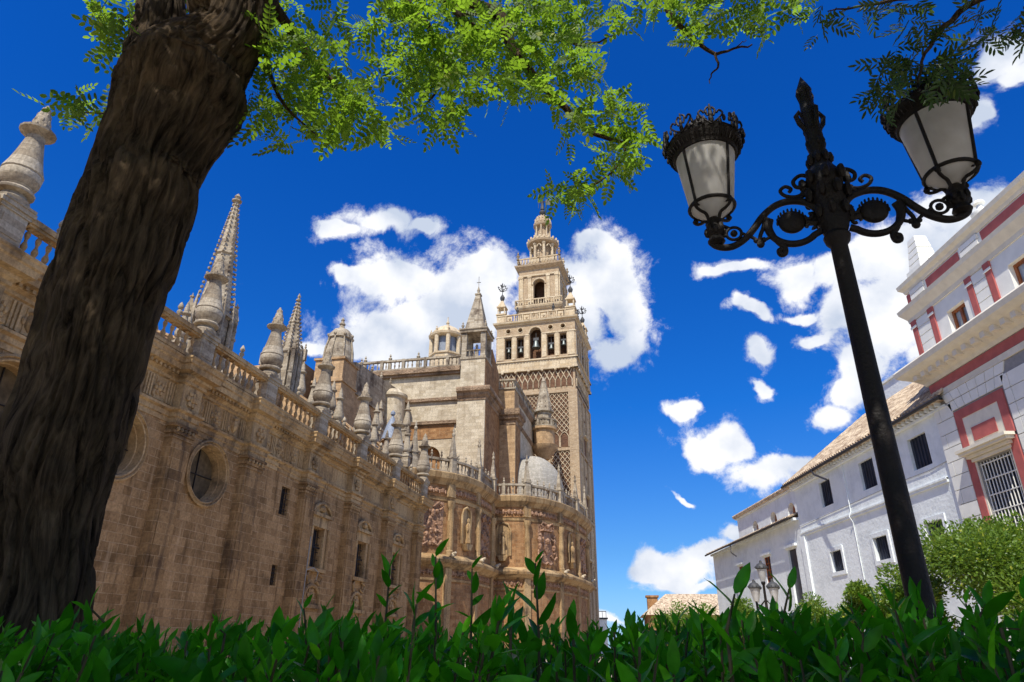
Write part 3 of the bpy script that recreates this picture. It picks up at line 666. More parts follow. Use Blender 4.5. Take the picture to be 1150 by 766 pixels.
# --- gothic upper works behind the balustrade
def crocket_spire(x, y, z0, zb, zt, r, name='gothic_spire', n=8):
    s = MB()
    s.lathe(x, y, [(r*1.12, z0), (r*1.12, z0+0.4), (r*0.95, z0+0.5), (r*0.95, zb-0.5), (r*1.15, zb-0.35), (r*1.15, zb-0.1), (r*0.95, zb)], n, rot=PI/8)
    s.lathe(x, y, [(r*0.92, zb), (r*0.5, zb+(zt-zb)*0.45), (r*0.6, zb+(zt-zb)*0.46), (r*0.48, zb+(zt-zb)*0.49), (r*0.12, zt-0.9), (r*0.3, zt-0.85), (r*0.3, zt-0.75), (r*0.1, zt-0.6), (r*0.2, zt-0.4), (0, zt)], n, rot=PI/8)
    for k in range(n):
        a = 2*PI*k/n + PI/8
        # ribs and buttress shafts
        s.tube([(x+r*1.1*math.cos(a), y+r*1.1*math.sin(a), z0), (x+r*1.1*math.cos(a), y+r*1.1*math.sin(a), zb-0.3), (x+r*1.05*math.cos(a), y+r*1.05*math.sin(a), zb+(zt-zb)*0.12)], [r*0.13, r*0.13, 0.02], 5)
        # small pinnacles round the foot of the spire
        nck = max(8, int((zt-zb)/0.45))
        for j in range(nck):
            f_ = j/nck; rr = r*(0.95*(1-f_) + 0.10); zz = zb + (zt-0.9-zb)*f_
            s.sphere((x+(rr+0.05)*math.cos(a), y+(rr+0.05)*math.sin(a), zz+0.1), 0.12*(1.1-0.4*f_), 1, 1, 1.2, 5, 3)
    for k in range(4):
        a = PI/2*k + PI/4
        px_, py_ = x+r*1.2*math.cos(a), y+r*1.2*math.sin(a)
        s.frustum(px_, py_, z0, zb-0.2, r*0.2, r*0.2, r*0.17, r*0.17, PI/4)
        s.frustum(px_, py_, zb-0.2, zb+(zt-zb)*0.12, r*0.2, r*0.2, 0.02, 0.02, PI/4)
        for j in range(12): s.sphere((px_, py_, z0+0.6+(zb-z0+(zt-zb)*0.1)*j/12), r*(0.3 if j % 2 else 0.25)*(1-max(0,j-8)*0.17), 1, 1, 0.5, 6, 3)
    return cb(s, name, M['finial'])
crocket_spire(39.4, 32.0, 17.0, 24.2, 35.4, 1.35)
crocket_spire(50.6, 32.0, 18.0, 26.0, 32.0, 0.85)
# chapel roof mass, sloping buttresses and their crestings
m = MB(); m.box(30, 92, 33.5, 44, 0, 21.0); cb(m, 'aisle_wall', M['ochre'])
m = MB(); m.box(44, 80, 44, 60, 0, 27); cb(m, 'nave_wall', M['ochre'])
for i, xx in enumerate((47.2, 56.5, 65.5, 74.5)):
    m = MB()
    loop = [(26.8, 15.6), (26.8, 18.2 + 0.12*i), (29.2, 20.0+0.2*i), (33.6, 23.2+0.35*i), (44, 27.5+0.3*i), (44, 15.6)]
    fnn = lambda u, z, d, X=xx: (X + d, u, z)
    m.plate(loop, fnn, 0, 1.1)
    cop = [(u, z) for u, z in loop[1:5]]
    for (u0, z0_), (u1, z1_) in zip(cop[:-1], cop[1:]):
        m.add([(xx-0.15,u0,z0_),(xx+1.25,u0,z0_),(xx+1.25,u1,z1_),(xx-0.15,u1,z1_),(xx-0.15,u0,z0_+0.22),(xx+1.25,u0,z0_+0.22),(xx+1.25,u1,z1_+0.22),(xx-0.15,u1,z1_+0.22)],
              [(0,3,2,1),(4,5,6,7),(0,1,5,4),(1,2,6,5),(2,3,7,6),(3,0,4,7)])
    cb(m, 'buttress', M['ochre'])
# cresting: a rail of small urns on a second parapet
par = MB(); par.box(28, 76, 29.6, 30.0, 15.6, 18.0)
x = 28.5
while x < 76:
    par.lathe(x, 29.8, [(0.16,18.0),(0.08,18.15),(0.12,18.3),(0.2,18.5),(0.1,18.7),(0.16,18.85),(0.1,19.1),(0,19.3)], 6); x += 0.8
cb(par, 'inner_parapet', M['finial'])
# cluster of carved knobs round the feet of the spires
for (bx, by, bz) in ((41.8,30.6,19.2),(43.2,31.0,19.6),(52.8,30.8,20.2),(54,31.2,20.6),(60,30.5,20.5),(63,30.5,20.5),(66,30.2,20.2)):
    kn = MB()
    for k in range(9):
        px_, py_, h = bx+rng.uniform(-1,1), by+rng.uniform(-.5,.5), rng.uniform(.5,1.3)
        kn.lathe(px_, py_, [(0.12,15.8),(0.12,bz-0.6),(0.22,bz-0.5),(0.24,bz-0.3),(0.1,bz-0.15),(0.19,bz+h*0.3),(0.13,bz+h*0.6),(0,bz+h)], 6)
    cb(kn, 'crocketed_cresting', M['finial'])

PIN2 = MB(); PIN2.box(-.42, .42, -.42, .42, 0, 1.3); PIN2.box(-.5, .5, -.5, .5, 1.3, 1.5)
PIN2.lathe(0, 0, [(.36,1.5),(.4,1.7),(.3,1.8),(.5,2.0),(.54,2.3),(.46,2.5),(.3,3.3),(.24,3.8),(.4,3.95),(.4,4.05),(.22,4.15),(.2,4.5),(.08,5.0),(0,5.2)], 10)
p2 = PIN2.build('small_pinnacle', M['finial'], cath, 40); first = True
for (x, y, z, sc) in ((33.5,29.2,17.8,.8),(36.0,31.0,18.0,.9),(43.5,29.0,18.6,.9),(46.8,30.5,19.4,.85),(50.0,28.8,18.8,.8),(55.5,29.0,18.8,1.0),(57.5,31.5,20.0,1.0),(62.5,29.2,19.2,.9),(65.0,31.5,20.5,1.0),(68.5,29.5,19.0,.9),(70.5,32.0,21.0,1.0),(73.5,29.0,20.5,1.0),(72.5,34.5,23.0,1.1),(66,35.5,23.5,1.1),(59,35.5,23.0,1.1),(52.5,34.5,22.5,1.0),(79.5,36.0,25.0,1.2),(84,37.5,27.0,1.2),(88,35,28.0,1.2)):
    lc = (x-COFF[0], y-COFF[1], z)
    if first: p2.location = lc; q = p2; first = False
    else: q = dup(p2, lc, parent=cath)
    q.scale = (sc, sc, sc)
m = MB(); m.box(28, 76, 28.6, 32.4, 15.7, 18.4); cb(m, 'roof_terrace', M['ochre'])
def urn(mb, x, y, z, s=1.0):
    mb.lathe(x, y, [(0.30*s,z),(0.30*s,z+0.15*s),(0.12*s,z+0.25*s),(0.16*s,z+0.4*s),(0.32*s,z+0.7*s),(0.34*s,z+0.85*s),(0.15*s,z+1.05*s),(0.10*s,z+1.2*s),(0.2*s,z+1.3*s),(0.12*s,z+1.5*s),(0,z+1.75*s)], 8)
def balus(parent, path, z, h, rail_mat, name='upper_balustrade', sp=0.62, ped=5, fins=0.0):
    """balustrade along a plan path (outside to the right of travel)"""
    r_ = MB()
    r_.sweep(path, [(-0.22,z),(0.22,z),(0.22,z+0.16*h),(-0.22,z+0.16*h)]); r_.sweep(path, [(-0.25,z+0.84*h),(0.25,z+0.84*h),(0.27,z+h),(-0.27,z+h)])
    d = 0.0; k = 0
    seg = [(Vector(path[i]), Vector(path[i+1])) for i in range(len(path)-1)]
    tot = sum((b_-a_).length for a_, b_ in seg); n = max(2, int(tot/sp)); i = 0; acc = 0.0
    for k in range(n+1):
        dd = tot*k/n
        while i < len(seg)-1 and dd > acc + (seg[i][1]-seg[i][0]).length + 1e-6: acc += (seg[i][1]-seg[i][0]).length; i += 1
        p = seg[i][0] + (seg[i][1]-seg[i][0]).normalized()*(dd-acc)
        if ped and k % ped == 0:
            r_.frustum(p.x, p.y, z+0.1*h, z+1.04*h, 0.24, 0.24, 0.24, 0.24, math.atan2((seg[i][1]-seg[i][0]).y, (seg[i][1]-seg[i][0]).x))
        else:
            r_.lathe(p.x, p.y, [(0.12,z+.16*h),(0.07,z+.24*h),(0.15,z+.42*h),(0.12,z+.55*h),(0.06,z+.62*h),(0.12,z+.76*h),(0.1,z+.84*h)], 6)
        if fins and k % max(1, int(fins)) == 0:
            r_.lathe(p.x, p.y, [(0.14,z+h),(0.07,z+h+0.15),(0.17,z+h+0.38),(0.08,z+h+0.6),(0.13,z+h+0.72),(0,z+h+1.0)], 6)
    return cb(r_, name, rail_mat)

# --- transept end, facing the camera
TX = 95.0
m = MB()
ft = lambda u, z, d: (TX + d, u, z)
m.face_wall(rect(29.3, 54, 0, 42.0), [arch(32.0, 35.6, 18.0, 29.2)], ft, 1.5)
m.box(TX+1.5, TX+30, 29.3, 60, 0, 41.9)
cb(m, 'transept', M['pale'])
m = MB(); m.plate(arch(32.0, 35.6, 18.0, 29.2), ft, 1.3, 1.4); cb(m, 'arched_window', M['redstone'])
for (zz, dp, hh, mt) in ((41.2,0.9,0.75,0),(40.8,0.55,0.4,0),(36.4,0.45,0.5,0),(32.6,0.5,0.5,0)):
    m = MB(); m.box(TX-dp, TX+0.3, 29.25, 54, zz, zz+hh); cb(m, 'string_course', M['carved'])
m = MB(); m.box(TX-0.1, TX+0.1, 30, 53, 30.3, 32.5); cb(m, 'sunken_panel', M['redstone'])
balus(cath, [(TX-0.4, 54), (TX-0.4, 29.2)], 42.0, 1.9, M['finial'], sp=0.75)
for yy in (42.5, 47, 37.5):
    m = MB(); m.box(TX+2, TX+2.5, yy-0.25, yy+0.25, 42, 44.6); urn(m, TX+2.25, yy, 44.6, 1.0); cb(m, 'roof_pinnacle', M['finial'])
# pier with belvedere and pyramid spire
PX0, PX1, PY0, PY1 = 93.2, 102.7, 24.7, 29.1
m = MB(); m.box(PX0, PX1, PY0+0.002, PY1, 0, 36.0); m.box(PX0+0.25, PX1, PY0+0.25, PY1-0.25, 37.6, 42.8)
cb(m, 'corner_pier', M['pale'])
m = MB(); m.box(PX0+0.3, PX1+0.01, PY0-0.06, PY0+0.001, 0, 36); m.box(PX0+0.5, PX1+0.02, PY0+0.19, PY0+0.24, 37.6, 42.8); cb(m, 'pier_side_shade', M['redstone'])  # darker skin on the side turned from the sun, shade put into colour
m = MB(); m.sweep([(PX0, PY1), (PX0, PY0), (PX1, PY0)][::1], [(-0.3,35.6),(0.1,35.6),(0.2,36.0),(0.5,36.3),(0.6,36.7),(0.95,36.9),(1.0,37.3),(0.9,37.6),(-0.3,37.7)])
cb(m, 'pier_cornice', M['carved'], smooth=25)
m = MB()
for (a, b_) in ((PX0+0.25, PY0+0.25), (PX0+0.25, PY1-1.05), (PX0+3.4, PY0+0.25), (PX0+3.4, PY1-1.05)):
    m.box(a, a+0.8, b_, b_+0.8, 42.8, 47.2)
m.box(PX0+0.1, PX0+4.35, PY0+0.1, PY1-0.1, 42.6, 43.0)
m.box(PX0, PX0+4.45, PY0, PY1, 47.2, 47.7); m.box(PX0-0.15, PX0+4.6, PY0-0.15, PY1+0.15, 47.7, 47.9)
cxp, cyp = PX0+2.22, (PY0+PY1)/2
m.frustum(cxp, cyp, 47.9, 55.0, 1.7, 1.7, 0.35, 0.35)
m.frustum(cxp, cyp, 54.9, 55.15, 0.5, 0.5, 0.5, 0.5)
m.lathe(cxp, cyp, [(0.32,55.1),(0.2,55.6),(0.3,55.9),(0.05,56.6),(0.04,58.0)], 8)
for zz in (49.5, 51.5): m.frustum(cxp-1.2+(zz-49.5)*.19, cyp, zz, zz+.35, .18, .18, .18, .18)
for sx in (-1,1):
    for sy in (-1,1): urn(m, cxp+sx*1.9, cyp+sy*1.9, 47.9, 0.8)
for k in range(5): m.lathe(PX0+0.5, PY0+0.9+k*0.65, [(0.1,43),(0.17,43.4),(0.08,43.8),(0.12,44.1)], 6)
m.box(PX0+0.35, PX0+0.65, PY0+0.5, PY1-0.5, 44.1, 44.25)
m.lathe(cxp, cyp, [(0.3,43.0),(0.35,44.8),(0.2,45.3),(0.25,45.7),(0,46)], 8)
cb(m, 'belvedere_spire', M['finial'])
cx_ = MB(); cx_.box(cxp-0.03, cxp+0.03, cyp-0.35, cyp+0.35, 57.4, 57.5); cx_.tube([(cxp,cyp,57.9),(cxp,cyp,58.6)], 0.04, 5); cb(cx_, 'iron_cross', M['ironfar'])
# second block, side wall with balustrade
m = MB(); m.box(102.7, 106.5, 22.0, 29, 0, 35.0); m.box(102.9, 106.5, 22.2, 29, 37.0, 40.6); cb(m, 'second_pier', M['ochre'])
m = MB(); m.box(103.4, 106.51, 21.93, 21.998, 0, 35); cb(m, 'pier_side_shade', M['redstone'])  # same red-brown skin, the side's shade given as colour
m = MB(); m.sweep([(102.7, 25.0), (102.7, 22.0), (106.5, 22.0)], [(-0.3,34.4),(0.1,34.4),(0.2,35.0),(0.6,35.3),(0.7,35.7),(1.0,35.9),(1.0,36.4),(0.9,36.9),(-0.3,37.0)]); cb(m, 'pier_cornice', M['carved'], smooth=25)
m = MB(); m.box(106.5, 122.0, 22.5, 30, 0, 40.5); cb(m, 'choir_wall', M['pale'])
m = MB(); m.sweep([(106.5, 22.5), (122, 22.5)], [(-0.2,39.8),(0.1,39.8),(0.4,40.2),(0.5,40.6),(-0.2,40.62)]); m.sweep([(106.5, 22.5), (122, 22.5)], [(-0.2,35.4),(0.1,35.4),(0.4,35.8),(-0.2,35.9)]); cb(m, 'wall_moulding', M['carved'])
balus(cath, [(102.9, 25.0), (102.9, 22.3), (106.4, 22.3), (122.0, 22.3)], 40.65, 1.8, M['finial'], sp=0.66)
# upper slope from belvedere down to second block
m = MB(); m.add([(98,24.9,46.0),(98,25.9,46.0),(104.5,24.9,42.4),(104.5,25.9,42.4),(98,24.9,42.6),(98,25.9,42.6),(104.5,24.9,41.0),(104.5,25.9,41.0)], [(0,1,3,2),(4,6,7,5),(0,2,6,4),(1,5,7,3),(0,4,5,1),(2,3,7,6)])
cb(m, 'stair_ramp', M['redstone'])
# round stair turret with balcony and conical cap
tx, ty = 121.6, 20.4
m = MB(); m.lathe(tx, ty, [(0.9,33.2),(1.5,34.0),(2.1,34.8),(2.5,35.4),(2.6,35.8),(2.05,36.0),(2.05,38.6),(2.5,38.8),(2.5,39.2),(0.6,39.2)], 20); cb(m, 'stair_turret', M['ochre'])
circp = [(tx+2.25*math.cos(-2*PI*k/16+PI*0.9), ty+2.25*math.sin(-2*PI*k/16+PI*0.9)) for k in range(17)]
balus(cath, circp[::-1], 39.2, 1.5, M['finial'], sp=0.6, ped=4)
m = MB(); m.lathe(tx, ty, [(1.4,39.2),(1.4,42.2),(1.9,42.4),(1.9,42.8),(1.6,42.9),(0.95,46.5),(0.5,48.6),(0.6,48.8),(0.4,49.0),(0.2,49.6),(0,50.0)], 8); 
for k in range(8):
    for j in range(5): m.sphere((tx+(1.5-j*0.23)*math.cos(PI/4*k+0.39), ty+(1.5-j*0.23)*math.sin(PI/4*k+0.39), 43.4+j*1.1), 0.13, n=5, m=3)
cb(m, 'turret_cap', M['finial'])

# --- domelet turret, drum turret, lantern beyond the roofs
dx, dy = 77.6, 41.6
m = MB(); m.box(dx-2.1, dx+2.1, dy-2.0, dy+2.1, 20, 36.2); m.box(dx-2.3, dx+2.3, dy-2.2, dy+2.3, 36.2, 36.5); m.box(dx-2.3, dx+2.3, dy-2.2, dy+2.3, 33.0, 33.3)
m.box(dx+2.1, dx+20, dy-1.6, dy-0.8, 20, 33)
cb(m, 'buttress_turret', M['ochre'])
m = MB(); m.plate(arch(dy-.6, dy+.6, 33.8, 35.6), lambda u, z, d: (dx-2.1+d, u, z), -.02, .01); cb(m, 'turret_opening', M['dark'])
m = MB(); m.lathe(dx, dy, [(2.05,36.5),(2.0,37.6),(1.75,39.0),(1.5,39.9),(1.75,40.05),(1.75,40.3),(1.55,40.8),(1.1,41.4),(0.4,41.8),(0.3,42.2),(0.45,42.4),(0.18,42.9),(0.27,43.1),(0,43.6)], 14)
for k in range(8):
    a = 2*PI*k/8; m.tube([(dx+2.1*math.cos(a), dy+2.1*math.sin(a), 36.5), (dx+1.95*math.cos(a), dy+1.95*math.sin(a), 38.4), (dx+1.6*math.cos(a), dy+1.6*math.sin(a), 40)], 0.14, 5)
    m.sphere((dx+1.7*math.cos(a), dy+1.7*math.sin(a), 40.4), .25, n=6, m=4)
cb(m, 'small_dome', M['finial'])
m = MB(); m.add([(79.6,39.8,37.4),(79.6,40.6,37.4),(97,39.8,39.2),(97,40.6,39.2),(79.6,39.8,33),(79.6,40.6,33),(97,39.8,33),(97,40.6,33)], [(0,1,3,2),(4,6,7,5),(0,2,6,4),(1,5,7,3),(0,4,5,1),(2,3,7,6)])
cb(m, 'roof_ridge_wall', M['finial'])
for k in range(4):
    m = MB(); urn(m, 82+k*3.6, 40.2, 37.6+k*.37, .8); cb(m, 'roof_urn', M['finial'])
for k in range(4):
    m = MB(); m.plate(arch(82+k*3.4, 83.3+k*3.4, 29.5, 31.8), lambda u, z, d: (u, dy-1.6+d, z), -.03, .01); cb(m, 'arched_opening', M['dark'])
balus(cath, [(dx-2, 52), (dx-2, 45.6)], 36.2, 1.8, M['finial'], sp=0.6, fins=2)
m = MB(); m.box(dx-2.2, dx+10, 45.6, 56, 20, 36.2); cb(m, 'clerestory_wall', M['ochre'])
m = MB(); m.lathe(92.5, 39.2, [(1.75,18),(1.75,36.2),(2.1,36.5),(2.1,36.9),(1.9,37.0),(1.0,37.8),(0,38.0)], 18); cb(m, 'drum_turret', M['pale'])
m = MB(); m.lathe(77.0, 32.6, [(0.95,15.6),(0.95,24.6),(1.25,24.8),(1.25,25.0)], 10); mo_ = cb(m, 'cone_turret', M['ochre'])
m = MB(); m.lathe(77.0, 32.6, [(1.3,25.0),(0.7,27.0),(0.12,28.2),(0.3,28.4),(0.3,28.7),(0,29.0)], 10); cb(m, 'slate_cone', M['slate'], parent=mo_)
m = MB(); m.lathe(60, 30.5, [(0.8,15.6),(0.8,19.2),(1.1,19.4),(1.1,19.6)], 10); m.lathe(60, 30.5, [(1.1,19.6),(0.6,20.9),(0,21.6)], 10); cb(m, 'cone_turret', M['finial'])
# octagonal lantern
lx, ly = 112.0, 37.6
m = MB(); m.lathe(lx, ly, [(3.1,40),(3.1,51.2),(3.35,51.3),(3.35,51.6),(2.7,51.65)], 8, rot=PI/8)
m.lathe(lx, ly, [(3.1,55.0),(3.5,55.2),(3.6,55.6),(3.2,55.8),(2.9,56.3),(2.2,57.1),(1.1,57.8),(0.3,58.0),(0.2,58.4),(0.35,58.7),(0.1,59.3),(0.1,60)], 16)
for k in range(8):
    a = 2*PI*k/8 + PI/8; m.tube([(lx+2.95*math.cos(a), ly+2.95*math.sin(a), 51.5), (lx+2.95*math.cos(a), ly+2.95*math.sin(a), 55.1)], 0.42, 8)
    urn(m, lx+3.1*math.cos(a), ly+3.1*math.sin(a), 55.8, 0.7)
cb(m, 'lantern_turret', M['towertrim'])
m = MB(); m.lathe(lx, ly, [(2.4,51.5),(2.4,55.2)], 16); cb(m, 'lantern_glass', M['slate'])

# --- royal chapel: double lobed apse with dome
PLAN = [(72.5,30.5),(75.0,28.4),(76.4,26.6),(78.2,24.9),(80.4,23.7),(83.2,22.95),(87.5,22.7),(92.6,22.6),(92.6,20.6),(93.2,18.6),(95.4,16.6),(98.6,14.9),(102.4,13.8),(107.0,13.1),(113.0,12.5),(119.5,12.6),(124.5,13.8),(127.5,15.6),(128.5,19.0)]
m = MB()
pl = PLAN + [(128.5, 33), (72.5, 33)]
n = len(pl); m.add([(a, b_, 0) for a, b_ in pl] + [(a, b_, 20.6) for a, b_ in pl], [tuple(range(n, 2*n))] + [(i, (i+1) % n, n+(i+1) % n, n+i) for i in range(n)])
cb(m, 'apse', M['redstone'], smooth=40)
m = MB()
m.sweep(PLAN, [(-0.1,9.6),(0.12,9.6),(0.3,9.8),(0.9,10.2),(1.0,10.5),(0.9,10.7),(0.2,11.1),(-0.1,11.15)])
m.sweep(PLAN, [(-0.1,8.2),(0.12,8.2),(0.16,8.45),(-0.1,8.5)])
m.sweep(PLAN, [(-0.1,17.3),(0.1,17.3),(0.18,17.7),(0.26,17.75),(-0.1,17.8)])
m.sweep(PLAN, [(-0.1,19.2),(0.15,19.2),(0.3,19.5),(0.75,19.9),(0.85,20.3),(0.9,20.55),(0.8,20.65),(-0.3,20.7)])
cb(m, 'apse_cornice', M['trim'], smooth=25)
balus(cath, [(a, b_) for a, b_ in PLAN[:-1]], 20.68, 1.75, M['finial'], sp=0.66, ped=6, fins=2, name='apse_balustrade')
# apse piers, relief panels, spirelets
def plan_at(d):
    for i in range(len(PLAN)-1):
        a_, b_ = Vector(PLAN[i]), Vector(PLAN[i+1]); l_ = (b_-a_).length
        if d <= l_ or i == len(PLAN)-2:
            t = (b_-a_).normalized(); return a_ + t*d, t, Vector((t.y, -t.x))
        d -= l_
LEN = sum((Vector(PLAN[i+1])-Vector(PLAN[i])).length for i in range(len(PLAN)-1))
def poly_panel(mb, p, t, nn, w_, z0, z1, o0, o1):
    a_ = p - t*w_; b_ = p + t*w_
    q = [a_+nn*o0, b_+nn*o0, b_+nn*o1, a_+nn*o1]
    mb.add([(v.x, v.y, z0) for v in q] + [(v.x, v.y, z1) for v in q], [(0,1,2,3),(7,6,5,4),(0,4,5,1),(1,5,6,2),(2,6,7,3),(3,7,4,0)])
stops = [3.0, 8.2, 14.0, 20.8, 27.3, 34.5, 42.0, 50.0]
stops = [s_ for s_ in stops if s_ < LEN-1]
for s_ in stops:
    p, t, nn = plan_at(s_)
    m = MB(); c = p + nn*0.22
    m.lathe(c.x, c.y, [(0.5,10.9),(0.5,11.5),(0.38,11.6),(0.44,12.5),(0.36,13.6),(0.4,14.6),(0.33,16.4),(0.5,16.7),(0.5,17.3)], 10)
    poly_panel(m, p, t, nn, 0.55, 17.8, 19.3, -0.1, 0.35); poly_panel(m, p, t, nn, 0.5, 0, 9.6, -0.1, 0.3)
    cb(m, 'engaged_column', M['trim'])
    m = MB(); c = p + nn*0.1
    m.frustum(c.x, c.y, 20.7, 22.6, 0.42, 0.42, 0.42, 0.42, math.atan2(t.y, t.x)); m.frustum(c.x, c.y, 22.6, 22.8, 0.52, 0.52, 0.52, 0.52, math.atan2(t.y, t.x))
    m.frustum(c.x, c.y, 22.8, 25.4, 0.36, 0.36, 0.12, 0.12, math.atan2(t.y, t.x)); m.lathe(c.x, c.y, [(0.12,25.4),(0.24,25.6),(0.22,25.8),(0.1,25.95),(0.18,26.2),(0,26.7)], 8)
    cb(m, 'parapet_spirelet', M['finial'])
    m = MB(); c = p + nn*0.85        # gargoyle-like bracket lamps and beasts on the lower cornice
    m.sphere((c.x, c.y, 11.0), 0.26, 1.2, 1.2, 0.9, 8, 5); m.tube([(c.x, c.y, 11.1), ((c+nn*0.5).x, (c+nn*0.5).y, 11.3)], [0.2, 0.12], 6)
    cb(m, 'stone_beast', M['pale'])
def relief(s_, kind):
    p, t, nn = plan_at(s_)
    m = MB(); f = lambda u, z, o: (p.x + t.x*u + nn.x*o, p.y + t.y*u + nn.y*o, z)
    def blob(u, z, r, o=0.1, sx=1, sz=1): q = f(u, z, o); m.sphere(q, r, sx, sx, sz, 8, 5)
    def tb(pts, r): m.tube([f(*q) for q in pts], r, 6)
    if kind != 'statue': m.plate(rect(-1.7, 1.7, 11.9, 17.1), lambda u, z, d: f(u, z, d), -0.1, 0.05)
    if kind == 'shield':
        m.plate([(-0.75,16.1),(0.75,16.1),(0.8,14.6),(0.5,13.6),(0,13.0),(-0.5,13.6),(-0.8,14.6)], lambda u, z, d: f(u, z, d), 0.0, 0.3)
        m.plate([(-1.3,16.2),(1.3,16.2),(1.1,16.5),(-1.1,16.5)], lambda u, z, d: f(u, z, d), 0.0, 0.6)
        for q in (-1, 1):
            tb([(0.1*q,16.6,0.4),(0.5*q,17.2,0.45),(1.1*q,17.35,0.4),(1.45*q,16.9,0.35),(1.2*q,16.7,0.35)], 0.13)
            tb([(0.9*q,13.0,0.2),(1.5*q,12.4,0.3),(2.1*q,12.9,0.3),(1.9*q,13.5,0.25),(1.5*q,13.2,0.2)], 0.14)
            blob(1.6*q, 15.6, 0.24, 0.25); blob(1.65*q, 14.9, 0.34, 0.2, 1, 1.5); blob(1.6*q, 14.1, 0.3, 0.2, 1, 1.6)
            tb([(1.5*q,15.2,0.3),(1.1*q,15.0,0.4),(0.9*q,15.3,0.35)], 0.1)
        blob(0, 16.9, 0.3, 0.45); blob(0, 14.9, 0.4, 0.3)
        tb([(-1.2,12.0,0.2),(-0.5,11.7,0.3),(0,12.0,0.3),(0.5,11.7,0.3),(1.2,12.0,0.2)], 0.15)
    elif kind == 'statue':
        m.plate(arch(-0.9, 0.9, 12.6, 16.8), lambda u, z, d: f(u, z, d), 0.0, 0.08)
        tb([(-1,12.6,0.15),(-1,16.0,0.15),(-0.7,16.7,0.2),(0,17.0,0.2),(0.7,16.7,0.2),(1,16.0,0.15),(1,12.6,0.15)], 0.14)
        q0 = f(0, 0, 0.45); m.lathe(q0[0], q0[1], [(0.34,12.7),(0.36,12.9),(0.26,13.4),(0.30,14.2),(0.36,14.7),(0.2,15.0),(0.1,15.1),(0.19,15.3),(0.17,15.55),(0,15.7)], 10)
        blob(-0.35, 14.3, 0.13, 0.55, 1, 2.2); blob(0.35, 14.3, 0.13, 0.55, 1, 2.2)
        m.plate([(-0.8,12.6),(0.8,12.6),(0.4,11.9),(-0.4,11.9)], lambda u, z, d: f(u, z, d), 0.0, 0.7)
    else:
        for q in range(26):
            a = rng.uniform(0, 2*PI); rr = rng.uniform(0.2, 1.3); blob(rr*math.cos(a)*1.1, 14.3+rr*math.sin(a)*1.7, rng.uniform(0.14, 0.34), 0.1, 1, rng.uniform(0.8, 1.6))
        for q in (-1, 1): tb([(0.2*q,16.4,0.2),(0.9*q,17.0,0.3),(1.5*q,16.5,0.3),(1.1*q,16.1,0.2)], 0.16); tb([(0.3*q,12.4,0.2),(1.0*q,12.0,0.3),(1.5*q,12.6,0.3)], 0.14)
    return cb(m, 'relief_sculpture', M['redcarved'] if kind != 'statue' else M['trim'])
for i in range(len(stops)-1):
    mid = (stops[i]+stops[i+1])/2
    relief(mid, ('scroll', 'statue', 'scroll', 'statue', 'shield', 'statue', 'scroll')[i % 7])
    # carved frieze bosses above and below
    L_ = stops[i+1]-stops[i]-1.6
    for (dz, stp, sc) in ((18.5, .8, 1.0), (9.1, .9, .85)):
        m = MB(); k = 0; pa = []
        while k*stp < L_:
            p, t, nn = plan_at(stops[i]+0.8+k*stp); c = p+nn*0.08; pa.append((c.x, c.y, dz))
            m.sphere((c.x, c.y, dz), 0.28*sc, 1, 1, 1.3, 7, 4); m.sphere((c.x+t.x*0.4, c.y+t.y*0.4, dz-.15), 0.16*sc, 1, 1, 1.8, 6, 4); k += 1
        if len(pa) > 1: m.tube(pa, .1, 5)
        cb(m, 'garland', M['redcarved'])
m = MB(); R0 = 5.3; cdx, cdy = 109.3, 20.5
m.lathe(cdx, cdy, [(R0+0.3,20.6),(R0+0.3,24.2)] + [(R0*math.cos(a*PI/2/10), 24.2 + 6.4*math.sin(a*PI/2/10)) for a in range(11)], 40); cb(m, 'chapel_dome', M['dome'], smooth=60)

# ================================================================= BELL TOWER
TR = R(90 - 15.5)
twc = cw(130, 14.8)
tower = empty('bell_tower', twc, TR, 'tall square brick bell tower with diamond latticework, hanging bells and round topmost stages', 'tower')
def tb_(mb, name, mat, smooth=35, parent=tower, label=None):
    o = mb.build(name, mat, parent, smooth)
    if label: o['label'] = label
    return o
S_ = 17.6
m = MB(); m.box(0.35, S_-0.35, 0.35, S_-0.35, 0, 55.0); tb_(m, 'shaft', M['brick'])
